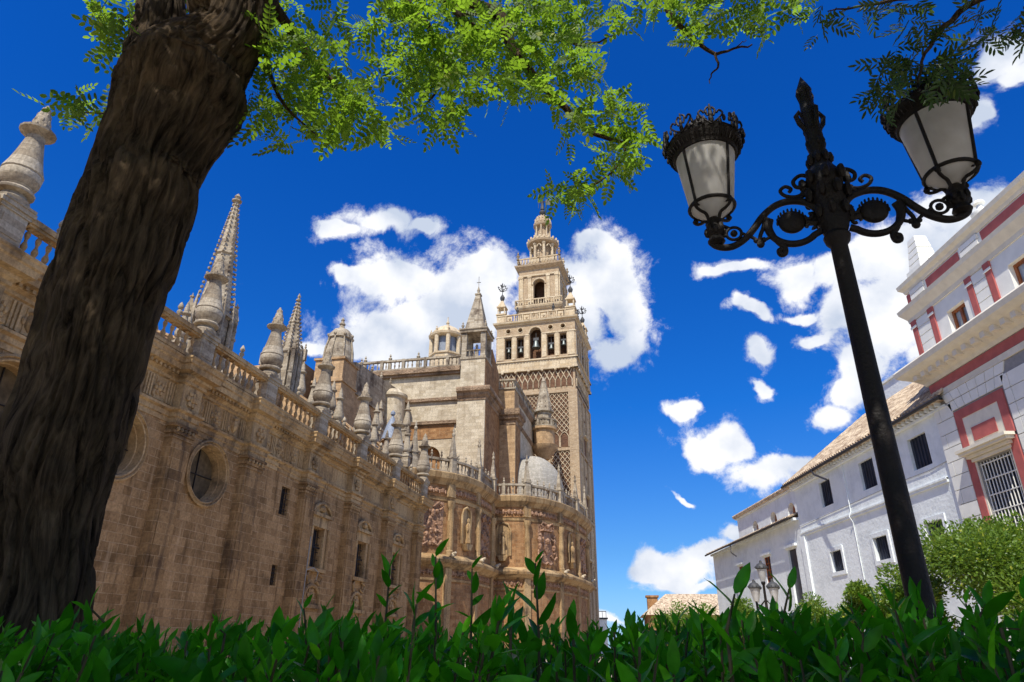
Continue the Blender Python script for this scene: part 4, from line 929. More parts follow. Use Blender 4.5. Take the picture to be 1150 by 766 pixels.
# the four faces as frames (u along the face from its right end, z, d = depth inwards, negative = outwards)
FACES = [lambda u, z, d: (d, u, z), lambda u, z, d: (S_-u, d, z), lambda u, z, d: (S_-d, S_-u, z), lambda u, z, d: (u, S_-d, z)]
def fbox(mb, fn, u0, u1, z0, z1, d0, d1):
    vs = [fn(u, z, d) for d in (d0, d1) for (u, z) in ((u0,z0),(u1,z0),(u1,z1),(u0,z1))]
    mb.add(vs, [(0,1,2,3),(7,6,5,4),(0,4,5,1),(1,5,6,2),(2,6,7,3),(3,7,4,0)])
def lattice(mb, fn, u0, u1, z0, z1, cell, r, d):
    """interlaced lozenge brickwork clipped to a panel"""
    nu = max(1, round((u1-u0)/cell)); cu = (u1-u0)/nu; cz = cu*1.25; nz_ = max(1, int((z1-z0)/cz)); 
    for i in range(nu):
        for j in range(nz_):
            a, b_ = u0+i*cu, z1-(j+1)*cz
            k = 0.16*cu
            mb.tube([fn(a, b_+cz/2, d), fn(a+cu*0.30, b_+cz*0.88, d), fn(a+cu/2, b_+cz, d)], r, 4, cap=False)
            mb.tube([fn(a+cu, b_+cz/2, d), fn(a+cu*0.70, b_+cz*0.88, d), fn(a+cu/2, b_+cz, d)], r, 4, cap=False)
            mb.tube([fn(a, b_+cz/2, d), fn(a+cu*0.34, b_+cz*0.22, d), fn(a+cu/2, b_, d)], r, 4, cap=False)
            mb.tube([fn(a+cu, b_+cz/2, d), fn(a+cu*0.66, b_+cz*0.22, d), fn(a+cu/2, b_, d)], r, 4, cap=False)
    return z1 - nz_*cz
for fi, fn in enumerate(FACES):
    vis = fi < 2
    fr = MB()
    for (a, b_) in ((0.0,1.9),(5.9,6.7),(10.9,11.7),(15.7,17.6)):
        fbox(fr, fn, a if a > 0 else 0.003*fi, b_ if b_ < 17.5 else b_-0.003*fi, 0, 50.0, 0, 0.37)
    for zz in (49.6, 37.2, 24.6, 12): fbox(fr, fn, 0.01, S_-0.01, zz, zz+0.5, -0.02, 0.36)
    tb_(fr, 'tower_frame', M['brick'], smooth=0)
    if vis:
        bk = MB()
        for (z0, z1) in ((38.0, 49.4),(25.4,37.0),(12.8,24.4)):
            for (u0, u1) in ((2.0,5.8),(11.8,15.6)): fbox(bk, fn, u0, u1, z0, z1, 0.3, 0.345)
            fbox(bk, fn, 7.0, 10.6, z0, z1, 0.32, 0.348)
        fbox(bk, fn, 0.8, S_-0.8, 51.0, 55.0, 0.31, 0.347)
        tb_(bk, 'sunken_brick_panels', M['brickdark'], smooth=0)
        la = MB()
        for (z0, z1) in ((38.0, 49.4),(25.4,37.0),(12.8,24.4)):
            for (u0, u1) in ((2.0,5.8),(11.8,15.6)):
                zz = lattice(la, fn, u0, u1, z0+2.6, z1, 0.95, 0.085, 0.2)
                for q in range(2):
                    a = u0 + (u1-u0)*q/2; b_ = a + (u1-u0)/2
                    la.tube([fn(a+0.08, z0, 0.2), fn(a+0.08, zz-1.0, 0.2), fn((a+b_)/2-0.5, zz-0.35, 0.2), fn((a+b_)/2, zz, 0.2), fn((a+b_)/2+0.5, zz-0.35, 0.2), fn(b_-0.08, zz-1.0, 0.2), fn(b_-0.08, z0, 0.2)], 0.1, 4)
            # ajimez balcony windows in the middle bay
            zc = (z0+z1)/2
            for q in (-1, 1): la.tube([fn(8.8+q*0.9-0.7, zc-1.6, 0.25), fn(8.8+q*0.9-0.7, zc+1.0, 0.25), fn(8.8+q*0.9, zc+1.9, 0.25), fn(8.8+q*0.9+0.7, zc+1.0, 0.25), fn(8.8+q*0.9+0.7, zc-1.6, 0.25)], 0.12, 5)
            lattice(la, fn, 7.1, 10.5, zc+2.0, z1-0.2, 0.85, 0.07, 0.24)
            fbox(la, fn, 6.9, 10.7, zc-1.9, zc-1.6, -0.4, 0.3)
        # interlaced arches under the balcony
        nA = 13
        for k in range(nA):
            a = 1.0 + (S_-2.0)*k/nA; b_ = a + (S_-2.0)/nA; c_ = (a+b_)/2
            la.tube([fn(a, 51.0, 0.2), fn(a, 52.4, 0.2), fn(c_, 53.6, 0.16), fn(b_, 54.8, 0.2)], 0.11, 4)
            la.tube([fn(b_, 51.0, 0.2), fn(b_, 52.4, 0.2), fn(c_, 53.6, 0.24), fn(a, 54.8, 0.2)], 0.11, 4)
        tb_(la, 'diamond_latticework', M['towertrim'], smooth=0)
    # balcony band
    bd = MB(); fbox(bd, fn, -0.35+0.004*fi, S_+0.35-0.004*fi, 55.0, 55.5, -0.35, 0.5); fbox(bd, fn, -0.1+0.004*fi, S_+0.1-0.004*fi, 55.5, 57.3, -0.12, 0.4); fbox(bd, fn, -0.4+0.004*fi, S_+0.4-0.004*fi, 57.3, 57.6, -0.42, 0.5)
    for k in range(26): fbox(bd, fn, 0.2+k*0.665, 0.42+k*0.665, 55.6, 57.2, -0.2, -0.119)
    for k in range(6): q = fn(1.5+k*2.92, 54.8, -0.3); bd.sphere(q, 0.3, n=6, m=4)
    tb_(bd, 'balcony_band', M['towertrim'])
    # belfry wall with openings
    bf = MB()
    H = [arch(7.5, 10.1, 57.8, 65.2), rect(4.6, 6.2, 58.2, 63.2), rect(1.9, 3.4, 58.2, 63.2), rect(11.4, 13.0, 58.2, 63.2), rect(14.2, 15.7, 58.2, 63.2),
         circ(5.4, 64.9, 0.5, 14), circ(2.65, 64.9, 0.5, 14), circ(12.2, 64.9, 0.5, 14), circ(14.95, 64.9, 0.5, 14)]
    bf.face_wall(rect(0, S_, 57.3, 66.2), H, fn, 1.3)
    bf.face_wall(rect(1.3, S_-1.3, 57.3, 66.2), H, lambda u, z, d, fn=fn: fn(u, z, 1.3-d*0.01), 0.1)
    tb_(bf, 'belfry_wall', M['brick'], smooth=25)
    tr = MB()
    fbox(tr, fn, 0.0+0.004*fi, 7.35, 63.45, 63.75, -0.2, 0.1); fbox(tr, fn, 10.25, S_-0.004*fi, 63.45, 63.75, -0.2, 0.1)
    for (a, b_) in ((0.15,1.7),(3.6,4.4),(6.4,7.3),(10.3,11.2),(13.2,14.0),(15.9,17.45)):
        fbox(tr, fn, a, b_, 58.0, 63.45, -0.12, 0.05)
        fbox(tr, fn, (a+b_)/2-0.13, (a+b_)/2+0.13, 58.6, 60.4, -0.15, -0.121); fbox(tr, fn, (a+b_)/2-0.13, (a+b_)/2+0.13, 61.0, 62.8, -0.15, -0.121)
    tr.tube([fn(8.8+1.45*math.cos(PI*k/10), 63.9+1.45*math.sin(PI*k/10), -0.05) for k in range(11)], 0.16, 5)
    for uu in (2.65, 5.4, 12.2, 14.95): tr.tube([fn(uu+0.6*math.cos(PI*k/6), 64.9+0.6*math.sin(PI*k/6), -0.03) for k in range(13)], 0.09, 5)
    tb_(tr, 'belfry_pilasters', M['towertrim'], smooth=25)
    if vis:
        for (uu, zz, sc) in ((5.4,60.6,0.62),(2.65,61.2,0.6),(12.2,60.4,0.6),(14.95,60.6,0.5),(8.8,61.6,1.0)):
            q = fn(uu, zz, 0.7)
            bl = MB(); bl.lathe(q[0], q[1], [(0.95*sc,zz-1.1*sc),(0.9*sc,zz-1.0*sc),(0.62*sc,zz-0.3*sc),(0.5*sc,zz+0.4*sc),(0.3*sc,zz+0.7*sc),(0.1*sc,zz+0.8*sc)], 12)
            bo = tb_(bl, 'bell', M['bell'])
            yk = MB(); a1, a2 = fn(uu-0.6, zz+0.85*sc, 0.6), fn(uu+0.6, zz+1.3*sc, 0.8)
            yk.box(min(a1[0],a2[0]), max(a1[0],a2[0]), min(a1[1],a2[1]), max(a1[1],a2[1]), zz+0.75*sc, zz+1.4*sc)
            yk.tube([fn(uu, zz+1.3*sc, 0.7), fn(uu, zz+2.6, 0.7)], 0.06, 5)
            tb_(yk, 'bell_yoke', M['ironfar'], parent=bo)
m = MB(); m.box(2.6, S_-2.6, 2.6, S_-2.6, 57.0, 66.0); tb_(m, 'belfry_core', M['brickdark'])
m = MB(); m.box(0.5, S_-0.5, 0.5, S_-0.5, 57.0, 57.2); m.box(0.5, S_-0.5, 0.5, S_-0.5, 66.0, 66.15); tb_(m, 'belfry_floor', M['brickdark'])
SQ = lambda o: [(o, S_-o), (o, o), (S_-o, o), (S_-o, S_-o)]
m = MB(); m.sweep(SQ(0.0), [(-0.3,66.16),(0.15,66.16),(0.25,66.4),(0.7,66.6),(0.8,66.95),(-0.3,67.0)], closed=True); tb_(m, 'belfry_cornice', M['towertrim'], smooth=25)
m = MB(); m.box(0.6, S_-0.6, 0.6, S_-0.6, 66.9, 67.2)
for fn in FACES:
    fbox(m, fn, -0.1, S_+0.1, 67.0, 67.25, -0.12, 0.35); fbox(m, fn, -0.1, S_+0.1, 68.75, 69.0, -0.12, 0.35)
    for k in range(10):
        fbox(m, fn, 0.1+k*1.93-0.14, 0.1+k*1.93+0.14, 67.25, 68.75, -0.08, 0.3) if k*1.93 < S_ else None
        if k < 9:
            if k % 2: 
                fbox(m, fn, 0.55+k*1.93, 1.75+k*1.93, 67.45, 68.55, 0.0, 0.2) if k*1.93+1.8 < S_ else None
                q = fn(1.1+k*1.93, 68.0, -0.02); m.sphere(q, 0.3, n=6, m=4)
            else:
                for j in range(3): q = fn(0.6+k*1.93+j*0.5, 67.25, 0.1); m.lathe(q[0], q[1], [(0.1,67.25),(0.17,67.8),(0.07,68.2),(0.14,68.75)], 6)
tb_(m, 'belfry_parapet', M['towertrim'])
def lily(mb, x, y, z, s=1.0):
    mb.lathe(x, y, [(0.2*s,z),(0.45*s,z+0.5*s),(0.5*s,z+0.9*s),(0.15*s,z+1.5*s),(0.1*s,z+1.6*s)], 8)
    mb.tube([(x,y,z+1.5*s),(x,y,z+4.2*s)], 0.07*s, 5)
    for k in range(6):
        a = 2*PI*k/6; c_, s2 = math.cos(a), math.sin(a)
        mb.tube([(x,y,z+2.3*s),(x+c_*0.7*s,y+s2*0.7*s,z+2.6*s),(x+c_*0.9*s,y+s2*0.9*s,z+3.1*s),(x+c_*0.55*s,y+s2*0.55*s,z+3.2*s)], 0.075*s, 4)
        mb.tube([(x,y,z+3.2*s),(x+c_*0.4*s,y+s2*0.4*s,z+3.5*s),(x+c_*0.45*s,y+s2*0.45*s,z+3.8*s)], 0.06*s, 4)
        mb.sphere((x+c_*0.9*s,y+s2*0.9*s,z+3.2*s), 0.13*s, n=5, m=3)
for (a, b_) in ((0.9,0.9),(0.9,S_-0.9),(S_-0.9,0.9),(S_-0.9,S_-0.9)):
    m = MB(); m.frustum(a, b_, 67.1, 69.2, 0.95, 0.95, 0.9, 0.9); m.frustum(a, b_, 69.2, 69.5, 1.15, 1.15, 1.15, 1.15)
    for sx in (-1,1):
        for sy in (-1,1): m.lathe(a+sx*0.75, b_+sy*0.75, [(0.16,69.5),(0.16,71.2)], 6)
    m.frustum(a, b_, 71.2, 71.5, 1.05, 1.05, 1.05, 1.05); m.frustum(a, b_, 71.5, 73.2, 0.9, 0.9, 0.25, 0.25)
    po = tb_(m, 'corner_pavilion', M['towertrim'])
    m = MB(); lily(m, a, b_, 73.1, 1.15); tb_(m, 'iron_lily', M['ironfar'], parent=po)
for uu in (4.7, 12.9):
    for fn in FACES: m = MB(); q = fn(uu, 69, 0.1); urn(m, q[0], q[1], 69.0, 1.1); tb_(m, 'parapet_urn', M['ironfar'])
# upper square stage
o2 = 4.1; o3 = S_/2
m = MB(); m.box(o2-0.3, S_-o2+0.3, o2-0.3, S_-o2+0.3, 67.2, 72.4); tb_(m, 'stage_base', M['brick'])
m = MB(); m.sweep(SQ(o2-0.3), [(-0.2,71.6),(0.1,71.6),(0.6,72.1),(0.7,72.5),(-0.2,72.6)], closed=True)
for k in range(7):
    for fn in FACES:
        q = fn(o2+0.6+k*1.35, 70.5, o2-0.35); m.sphere(q, 0.38, n=7, m=4)
m.sweep(SQ(o2-0.75), [(-0.1,72.6),(0.1,72.6),(0.1,72.8),(-0.1,72.8)], closed=True); m.sweep(SQ(o2-0.75), [(-0.12,74.0),(0.14,74.0),(0.14,74.25),(-0.12,74.25)], closed=True)
for k in range(19):
    for fn in FACES:
        q = fn(o2-0.75+k*(S_-2*o2+1.5)/18, 73, o2-0.75); m.lathe(q[0], q[1], [(0.09,72.8),(0.16,73.2),(0.06,73.6),(0.12,74.0)] if k % 3 else [(0.2,72.8),(0.2,74.1)], 6)
tb_(m, 'stage_balustrade', M['towertrim'])
for fi, fn in enumerate(FACES):
    g2 = lambda u, z, d, fn=fn: fn(u, z, o2 + d)
    m = MB(); m.face_wall(rect(o2+0.0, S_-o2-0.0, 72.5, 81.0), [arch(o3-1.3, o3+1.3, 73.4, 79.6)], g2, 1.2)
    tb_(m, 'upper_stage_wall', M['brick'], smooth=25)
    m = MB()
    for uu in (o2+0.1, o2+2.1, S_-o2-2.9, S_-o2-0.9): fbox(m, g2, uu, uu+0.8, 73.0, 80.2, -0.25, 0.05); fbox(m, g2, uu-0.1, uu+0.9, 80.2, 80.6, -0.35, 0.05)
    m.tube([g2(o3+1.55*math.cos(PI*k/10), 78.3+1.55*math.sin(PI*k/10), -0.1) for k in range(11)], 0.2, 6)
    for q in (-1, 1): fbox(m, g2, o3+q*1.55-0.22, o3+q*1.55+0.22, 73.0, 78.0, -0.2, 0.0)
    fbox(m, g2, o2+0.0, S_-o2, 80.6, 81.0, -0.3, 0.0)
    tb_(m, 'arch_surround', M['towertrim'], smooth=25)
m = MB(); m.box(o3-1.4, o3+1.4, o3-1.4, o3+1.4, 72.5, 81); m.box(o2+0.3, S_-o2-0.3, o2+0.3, S_-o2-0.3, 80.5, 80.9); tb_(m, 'inner_core', M['brickdark'])
m = MB(); m.sweep(SQ(o2), [(-0.3,81.0),(0.05,81.0),(0.1,82.4),(0.5,82.7),(0.95,83.1),(1.05,83.5),(-0.3,83.6)], closed=True); m.box(o2+0.2, S_-o2-0.2, o2+0.2, S_-o2-0.2, 83.2, 83.62); tb_(m, 'stage_cornice', M['brick'], smooth=25)
m = MB()
m.sweep(SQ(o2-0.3), [(-0.12,83.62),(0.12,83.62),(0.12,83.9),(-0.12,83.9)], closed=True); m.sweep(SQ(o2-0.3), [(-0.14,85.3),(0.14,85.3),(0.14,85.6),(-0.14,85.6)], closed=True)
for k in range(15):
    for fn in FACES:
        q = fn(o2-0.3+k*(S_-2*o2+0.6)/14, 84, o2-0.3); m.sphere((q[0], q[1], 84.6), 0.3, 0.9, 0.9, 2.2, 6, 4)
        if k % 7 == 0: urn(m, q[0], q[1], 85.4, 1.3)
tb_(m, 'round_stage_parapet', M['towertrim'])
# round stages with columns
m = MB(); m.lathe(o3, o3, [(3.6,83.6),(3.6,86.0),(2.2,86.1),(2.2,91.0),(3.4,91.1),(3.8,91.4),(3.9,91.9),(3.2,92.0),(3.2,92.3),(2.4,92.4)], 20)
tb_(m, 'round_stage', M['brick'])
m = MB()
for k in range(8):
    a = 2*PI*k/8 + 0.3; m.lathe(o3+2.95*math.cos(a), o3+2.95*math.sin(a), [(0.5,86.0),(0.5,86.4),(0.36,86.5),(0.34,90.4),(0.5,90.6),(0.55,91.0)], 8)
    m.tube([(o3+3.2*math.cos(a+0.4+q*0.09), o3+3.2*math.sin(a+0.4+q*0.09), 89.8+0.7*math.cos(q*0.8)) for q in (-2,-1,0,1,2)], 0.16, 5)
m.lathe(o3, o3, [(3.95,84.4),(3.95,86.0),(3.75,86.0)], 24)
for k in range(20): a = 2*PI*k/20; m.sphere((o3+3.8*math.cos(a), o3+3.8*math.sin(a), 92.3), 0.34, 0.8, 0.8, 1.5, 6, 4)
m.lathe(o3, o3, [(3.5,92.0),(3.5,92.5),(3.2,92.6)], 20)
tb_(m, 'colonnade', M['towertrim'])
m = MB(); m.lathe(o3, o3, [(2.4,92.3),(2.3,93.6),(1.3,93.7),(1.3,96.9),(2.1,97.0),(2.3,97.3),(2.3,97.6),(2.05,97.7)] + [(2.1*math.cos(a*PI/2/7), 97.8 + 2.7*math.sin(a*PI/2/7)) for a in range(8)], 18); tb_(m, 'crowning_cupola', M['brick'])
m = MB()
for k in range(8):
    a = 2*PI*k/8; m.lathe(o3+1.8*math.cos(a), o3+1.8*math.sin(a), [(0.26,93.7),(0.2,93.9),(0.2,96.7),(0.3,97.0)], 6)
    m.tube([(o3+2.15*math.cos(a)*math.cos(q*PI/12), o3+2.15*math.sin(a)*math.cos(q*PI/12), 97.8+2.75*math.sin(q*PI/12)) for q in range(6)], 0.13, 5)
    urn(m, o3+2.5*math.cos(a), o3+2.5*math.sin(a), 92.6, 0.9)
for j in range(3):
    for k in range(14): a = 2*PI*(k+0.5*j)/14; rr = 2.1*math.cos(j*0.4); m.sphere((o3+rr*math.cos(a), o3+rr*math.sin(a), 98.1+2.5*math.sin(j*0.4)), 0.2, n=5, m=3)
tb_(m, 'cupola_ribs', M['towertrim'])
m = MB(); m.lathe(o3, o3, [(0.5,100.3),(0.3,100.8),(0.75,101.3),(0.8,101.7),(0.5,102.2),(0.15,102.4)], 12); tb_(m, 'bronze_ball', M['ironfar'])
m = MB()
m.lathe(o3, o3, [(0.15,102.3),(0.55,102.5),(0.5,103.2),(0.34,104.0),(0.42,104.6),(0.5,105.0),(0.2,105.3),(0.14,105.4),(0.24,105.6),(0.25,105.85),(0.12,106.1),(0.05,106.3)], 10)
m.tube([(o3,o3,105.0),(o3+0.15,o3-0.6,105.1),(o3+0.1,o3-0.9,104.6)], 0.13, 5)
m.tube([(o3,o3,105.0),(o3+0.1,o3+0.7,104.8),(o3,o3+1.0,105.4)], 0.13, 5)
m.tube([(o3,o3+1.0,103.2),(o3,o3+1.05,107.2)], 0.05, 5)
m.tube([(o3,o3-0.9,103.0),(o3,o3-0.9,105.9)], 0.05, 5)
m.add([(o3,o3-0.92,104.0),(o3,o3-2.6,103.5),(o3,o3-2.7,105.1),(o3,o3-0.92,105.6),(o3+0.1,o3-0.92,104.0),(o3+0.1,o3-2.6,103.5),(o3+0.1,o3-2.7,105.1),(o3+0.1,o3-0.92,105.6)], [(0,1,2,3),(7,6,5,4),(0,4,5,1),(1,5,6,2),(2,6,7,3),(3,7,4,0)])
tb_(m, 'weathervane_statue', M['ironfar'])

bpy.data.objects.remove(bal_proto); bpy.data.objects.remove(fin_proto)

#@@PART2
# ================================================================= RIGHT HAND BUILDINGS
XB = 20.0
# --- whitewashed building
wh = empty('white_building', (XB, 38, 0), 0, 'long whitewashed building with clay tile roofs and small dark windows', 'building')
WO = (XB, 38, 0)
def wb(mb, name, mat, smooth=0, parent=wh): return mb.build(name, mat, parent, smooth, off=WO)
fx = lambda u, z, d: (XB + d, u, z)
UPW = [(42.5,10.45),(37.1,10.4),(31.95,10.3)]; LOW = [(42.6,6.35),(37.2,6.42),(32.2,6.4)]
AN = [(54.4,6.0,7.95,1.3),(60.9,6.3,7.9,1.1),(49.4,4.0,7.9,1.5)]
m = MB()
hs_ = [rect(y-.8, y+.8, z-.78, z+.78) for y, z in UPW] + [rect(y-.74, y+.74, z-.6, z+.6) for y, z in LOW]
m.face_wall(rect(29.0, 47.2, 0, 11.9), hs_, fx, 0.35)
m.box(XB+0.35, XB+9, 29.0, 47.19, 0, 11.9); wb(m, 'wall', M['white'])
m = MB(); m.face_wall(rect(47.2, 68.8, 0, 9.8), [rect(y-w_/2, y+w_/2, a, b_) for y, a, b_, w_ in AN], lambda u, z, d: (XB+0.05+d, u, z), 0.4)
m.box(XB+0.45, XB+6, 47.21, 68.8, 0, 9.75); wb(m, 'wing_wall', M['white'])
m = MB(); m.box(XB-0.09, XB+0.0, 30.3, 47.15, 8.45, 8.7); m.box(XB-0.13, XB+0.01, 30.3, 47.18, 8.58, 8.66)
m.box(XB-0.12, XB-0.002, 46.6, 47.3, 0, 8.4)
m.box(XB-0.2, XB-0.01, 29.0, 47.3, 11.6, 11.72)
wb(m, 'mouldings', M['white'])
for k in range(44): m = MB(); m.box(XB-0.36, XB-0.02, 29.3+k*0.41, 29.3+k*0.41+0.14, 11.724, 11.9); wb(m, 'corbel', M['white'])
for k in range(52): m = MB(); m.box(XB-0.3, XB+0.04, 47.4+k*0.41, 47.4+k*0.41+0.14, 9.6, 9.77); wb(m, 'corbel', M['white'])
for (y, z) in UPW: 
    m = MB(); m.box(XB+0.16, XB+0.2, y-.8, y+.8, z-.78, z+.78)
    for k in range(1, 6): m.box(XB+0.11, XB+0.15, y-.8+k*0.267-0.015, y-.8+k*0.267+0.015, z-.78, z+.78)
    wb(m, 'window', M['shutter'])
for (y, z) in LOW:
    m = MB(); m.box(XB+0.14, XB+0.18, y-.74, y+.74, z-.6, z+.6)
    for k in range(1, 6): m.box(XB+0.09, XB+0.13, y-.74+k*0.247-0.015, y-.74+k*0.247+0.015, z-.6, z+.6)
    wo_ = wb(m, 'window', M['shutter'])
    m = MB()
    for (a, b_, c, d) in ((-.98,-.74,-.6,.6),(.74,.98,-.6,.6),(-.98,.98,.6,.82),(-.98,.98,-.82,-.6)): m.box(XB-0.06, XB-0.001, y+a, y+b_, z+c, z+d)
    wb(m, 'window_frame', M['white'], parent=wo_)
for (y, a, b_, w_) in AN:
    m = MB(); m.box(XB+0.2, XB+0.24, y-w_/2, y+w_/2, a, b_)
    nm = 'door' if w_ > 1.4 else 'window'
    o_ = wb(m, nm, M['shutter'])
    if nm == 'window':
        m = MB()
        m.box(XB+0.12, XB+0.19, y-w_/2+.0, y-w_/2+.1, a, b_); m.box(XB+0.12, XB+0.19, y+w_/2-.1, y+w_/2, a, b_); m.box(XB+0.12, XB+0.19, y-.05, y+.05, a, b_)
        for k in range(5): m.box(XB+0.13, XB+0.18, y-w_/2+.1, y+w_/2-.1, a+(b_-a)*k/4-.04, a+(b_-a)*k/4+.04)
        wb(m, 'sash', M['wood'], parent=o_)
    m = MB(); m.box(XB-0.14, XB+0.04, y-w_/2-.3, y+w_/2+.3, b_+.12, b_+.3); wb(m, 'window_hood', M['white'])
# tiled roofs, rows of half round tiles along the eaves
m = MB()
e0, e1, rz_ = 28.9, 47.9, 16.1
m.add([(XB-.45,e0,12.1),(XB-.45,e1,12.1),(XB+4.6,44.6,16.3),(XB+4.6,e0,16.3),(XB+10,e1,11.9),(XB+10,e0,11.9)], [(0,3,2,1),(1,2,4),(2,3,5,4)])
m.add([(XB-.45,e0,11.9),(XB-.45,e1,11.9),(XB-.45,e1,12.1),(XB-.45,e0,12.1),(XB,e0,11.9),(XB,e1,11.9)], [(0,1,2,3),(0,4,5,1)])
k = e0
sl = math.atan2(16.3-12.1, 5.05)
while k < e1-0.1:      # ridges of cover tiles running up the slope
    top = XB+4.6 if k < 44.6 else XB-.6 + 5.2*(e1-k)/(e1-44.6)
    m.tube([(XB-.5, k, 12.1), (top, k, 12.1+(top-XB+.45)*math.tan(sl))], 0.085, 6); k += 0.3
wb(m, 'tiled_roof', M['tile'], smooth=0)
m = MB(); e2, e3 = 47.6, 69.1
m.add([(XB-.5,e2,9.82),(XB-.5,e3,9.82),(XB+2.6,e3,11.0),(XB+2.6,e2,11.0),(XB-.5,e2,9.74),(XB-.5,e3,9.74)], [(0,3,2,1),(0,1,5,4),(4,5,2,3)])
k = e2
while k < e3: m.tube([(XB-.55, k, 9.85), (XB+2.6, k, 11.05)], 0.085, 6); k += 0.3
wb(m, 'wing_roof', M['tile'])
m = MB(); m.tube([(XB-.55, e0-.3, 11.95), (XB-.55, e1, 11.95)], 0.09, 8); m.tube([(XB-.6, 42.6, 11.9), (XB-.65, 42.3, 11.6), (XB-1.0, 39.9, 10.7)], 0.06, 6)
m.tube([(XB-.62, e2, 9.75), (XB-.62, e3, 9.75)], 0.08, 8); m.tube([(XB-.62, 61, 9.7), (XB-.7, 60.6, 9.0), (XB-.9, 58.8, 8.5)], 0.05, 6); wb(m, 'gutter', M['gutter'], smooth=40)
m = MB(); g3 = lambda u, z, d: (22.5+d, u, z)
m.face_wall(rect(47.0, 67.6, 10.5, 13.0), [arch(y-.75, y+.75, 10.9, 12.1) for y in (54.2, 58.2, 62.8)], g3, 0.5); m.box(23.0, 27, 47.0, 67.6, 9, 12.95)
m.box(22.35, 27, 46.9, 67.9, 13.0, 13.12); wb(m, 'attic_storey', M['white'])
m = MB(); m.plate([(y, z) for y, z in rect(53, 64, 10.9, 12.2)], g3, 0.4, 0.45); wb(m, 'attic_openings', M['wood'])
m = MB(); m.box(22.2, 27.2, 46.8, 68.0, 13.125, 13.3)
k = 46.9
while k < 68: m.tube([(22.15, k, 13.32), (27, k, 13.6)], 0.085, 5); k += 0.3
wb(m, 'attic_roof', M['tile'])
m = MB(); m.box(XB+4.75, XB+8, 29, 44.2, 13, 17.5); m.box(XB+4.65, XB+8.1, 28.9, 44.3, 17.5, 17.65); wb(m, 'roof_parapet', M['white'])

m = MB(); m.tube([(XB-.05, 39.7, 11.6), (XB-.05, 39.7, 8.8), (XB-.2, 39.7, 8.5), (XB-.05, 39.7, 8.2), (XB-.05, 39.7, 0)], .03, 6); wb(m, 'drain_pipe', M['white'], smooth=40)
m = MB(); m.tube([(XB-.03, 29.2, 9.4), (XB-.04, 31.5, 9.25), (XB-.04, 34, 9.3), (XB-.03, 47, 9.1)], .015, 5); m.tube([(XB-.03, 34.6, 11.5), (XB-.03, 34.6, 9.3)], .012, 5); wb(m, 'cable', M['joint'])
# --- cream and red building
PO = (XB, 22, 0)
pk = empty('cream_building', PO, 0, 'ornate cream building with brick red painted strips, moulded cornices and an obelisk on its corner', 'building')
def pb(mb, name, mat, smooth=0, parent=pk, label=None):
    o = mb.build(name, mat, parent, smooth, off=PO)
    if label: o['label'] = label
    return o
XP = 19.9; YC = 29.9
fp = lambda u, z, d: (XP + d, u, z)
wins_lo = [(26.95, 1.05, 5.2, 8.75), (20.6, 1.05, 5.2, 8.75)]
wins_up = [(26.6, .62, 13.95, 15.55), (22.5, .62, 13.95, 15.55), (18.4, .62, 13.95, 15.55)]
m = MB()
m.face_wall(rect(10, YC-.12, 0, 13.3), [rect(c-h, c+h, a, b_) for c, h, a, b_ in wins_lo], fp, 0.45); m.box(XP+.45, XP+12, 10, YC-.13, 0, 13.3)
pb(m, 'lower_wall', M['joint'])
m = MB()
m.face_wall(rect(10, YC-.05, 13.3, 17.0), [rect(c-h, c+h, a, b_) for c, h, a, b_ in wins_up], fp, 0.4); m.box(XP+.4, XP+12, 10, YC-.05, 13.3, 17.0)
m.box(XP+.1, XP+12, 10, YC-.1, 17.0, 18.3)
pb(m, 'upper_wall', M['cream'])
# rusticated blocks
m = MB(); z = 0.5; row = 0
while z < 11.9:
    h = min(.62, 12.0-z)-.035
    segs = []
    for (a, b_) in ((28.6, YC),(22.6, 25.25),(10, 18.9)):
        zt = 11.2
        if z > zt: continue
        x = a; i = 0
        while x < b_-.05:
            wdt = (0.9 if (row+i) % 2 else 1.35); x2 = min(b_, x+wdt); m.box(XP-.05, XP+.001, x+.018, x2-.018, z, z+h) if x2-x > .1 else None; x = x2; i += 1
    row += 1; z += .62
# splayed voussoirs over the windows
for c, h_, a, b_ in wins_lo:
    for k in range(-3, 4):
        u0, u1 = (k-.5)*.48, (k+.5)*.48
        t0, t1 = (k-.5)*.62, (k+.5)*.62
        for (za, zb) in ((11.25, 11.68), (11.72, 12.12)):
            f0 = (za-11.2)/.95; f1 = (zb-11.2)/.95
            m.plate([(c+u0+(t0-u0)*f0+.02, za), (c+u1+(t1-u1)*f0-.02, za), (c+u1+(t1-u1)*f1-.02, zb), (c+u0+(t0-u0)*f1+.02, zb)], fp, -.05, 0.001)
pb(m, 'rusticated_blocks', M['cream'])
m = MB(); m.box(XP-.06, XP, 10, YC-.1, 12.14, 12.2); m.box(XP-.045, XP+.002, 10, YC-.1, 12.2, 12.42)
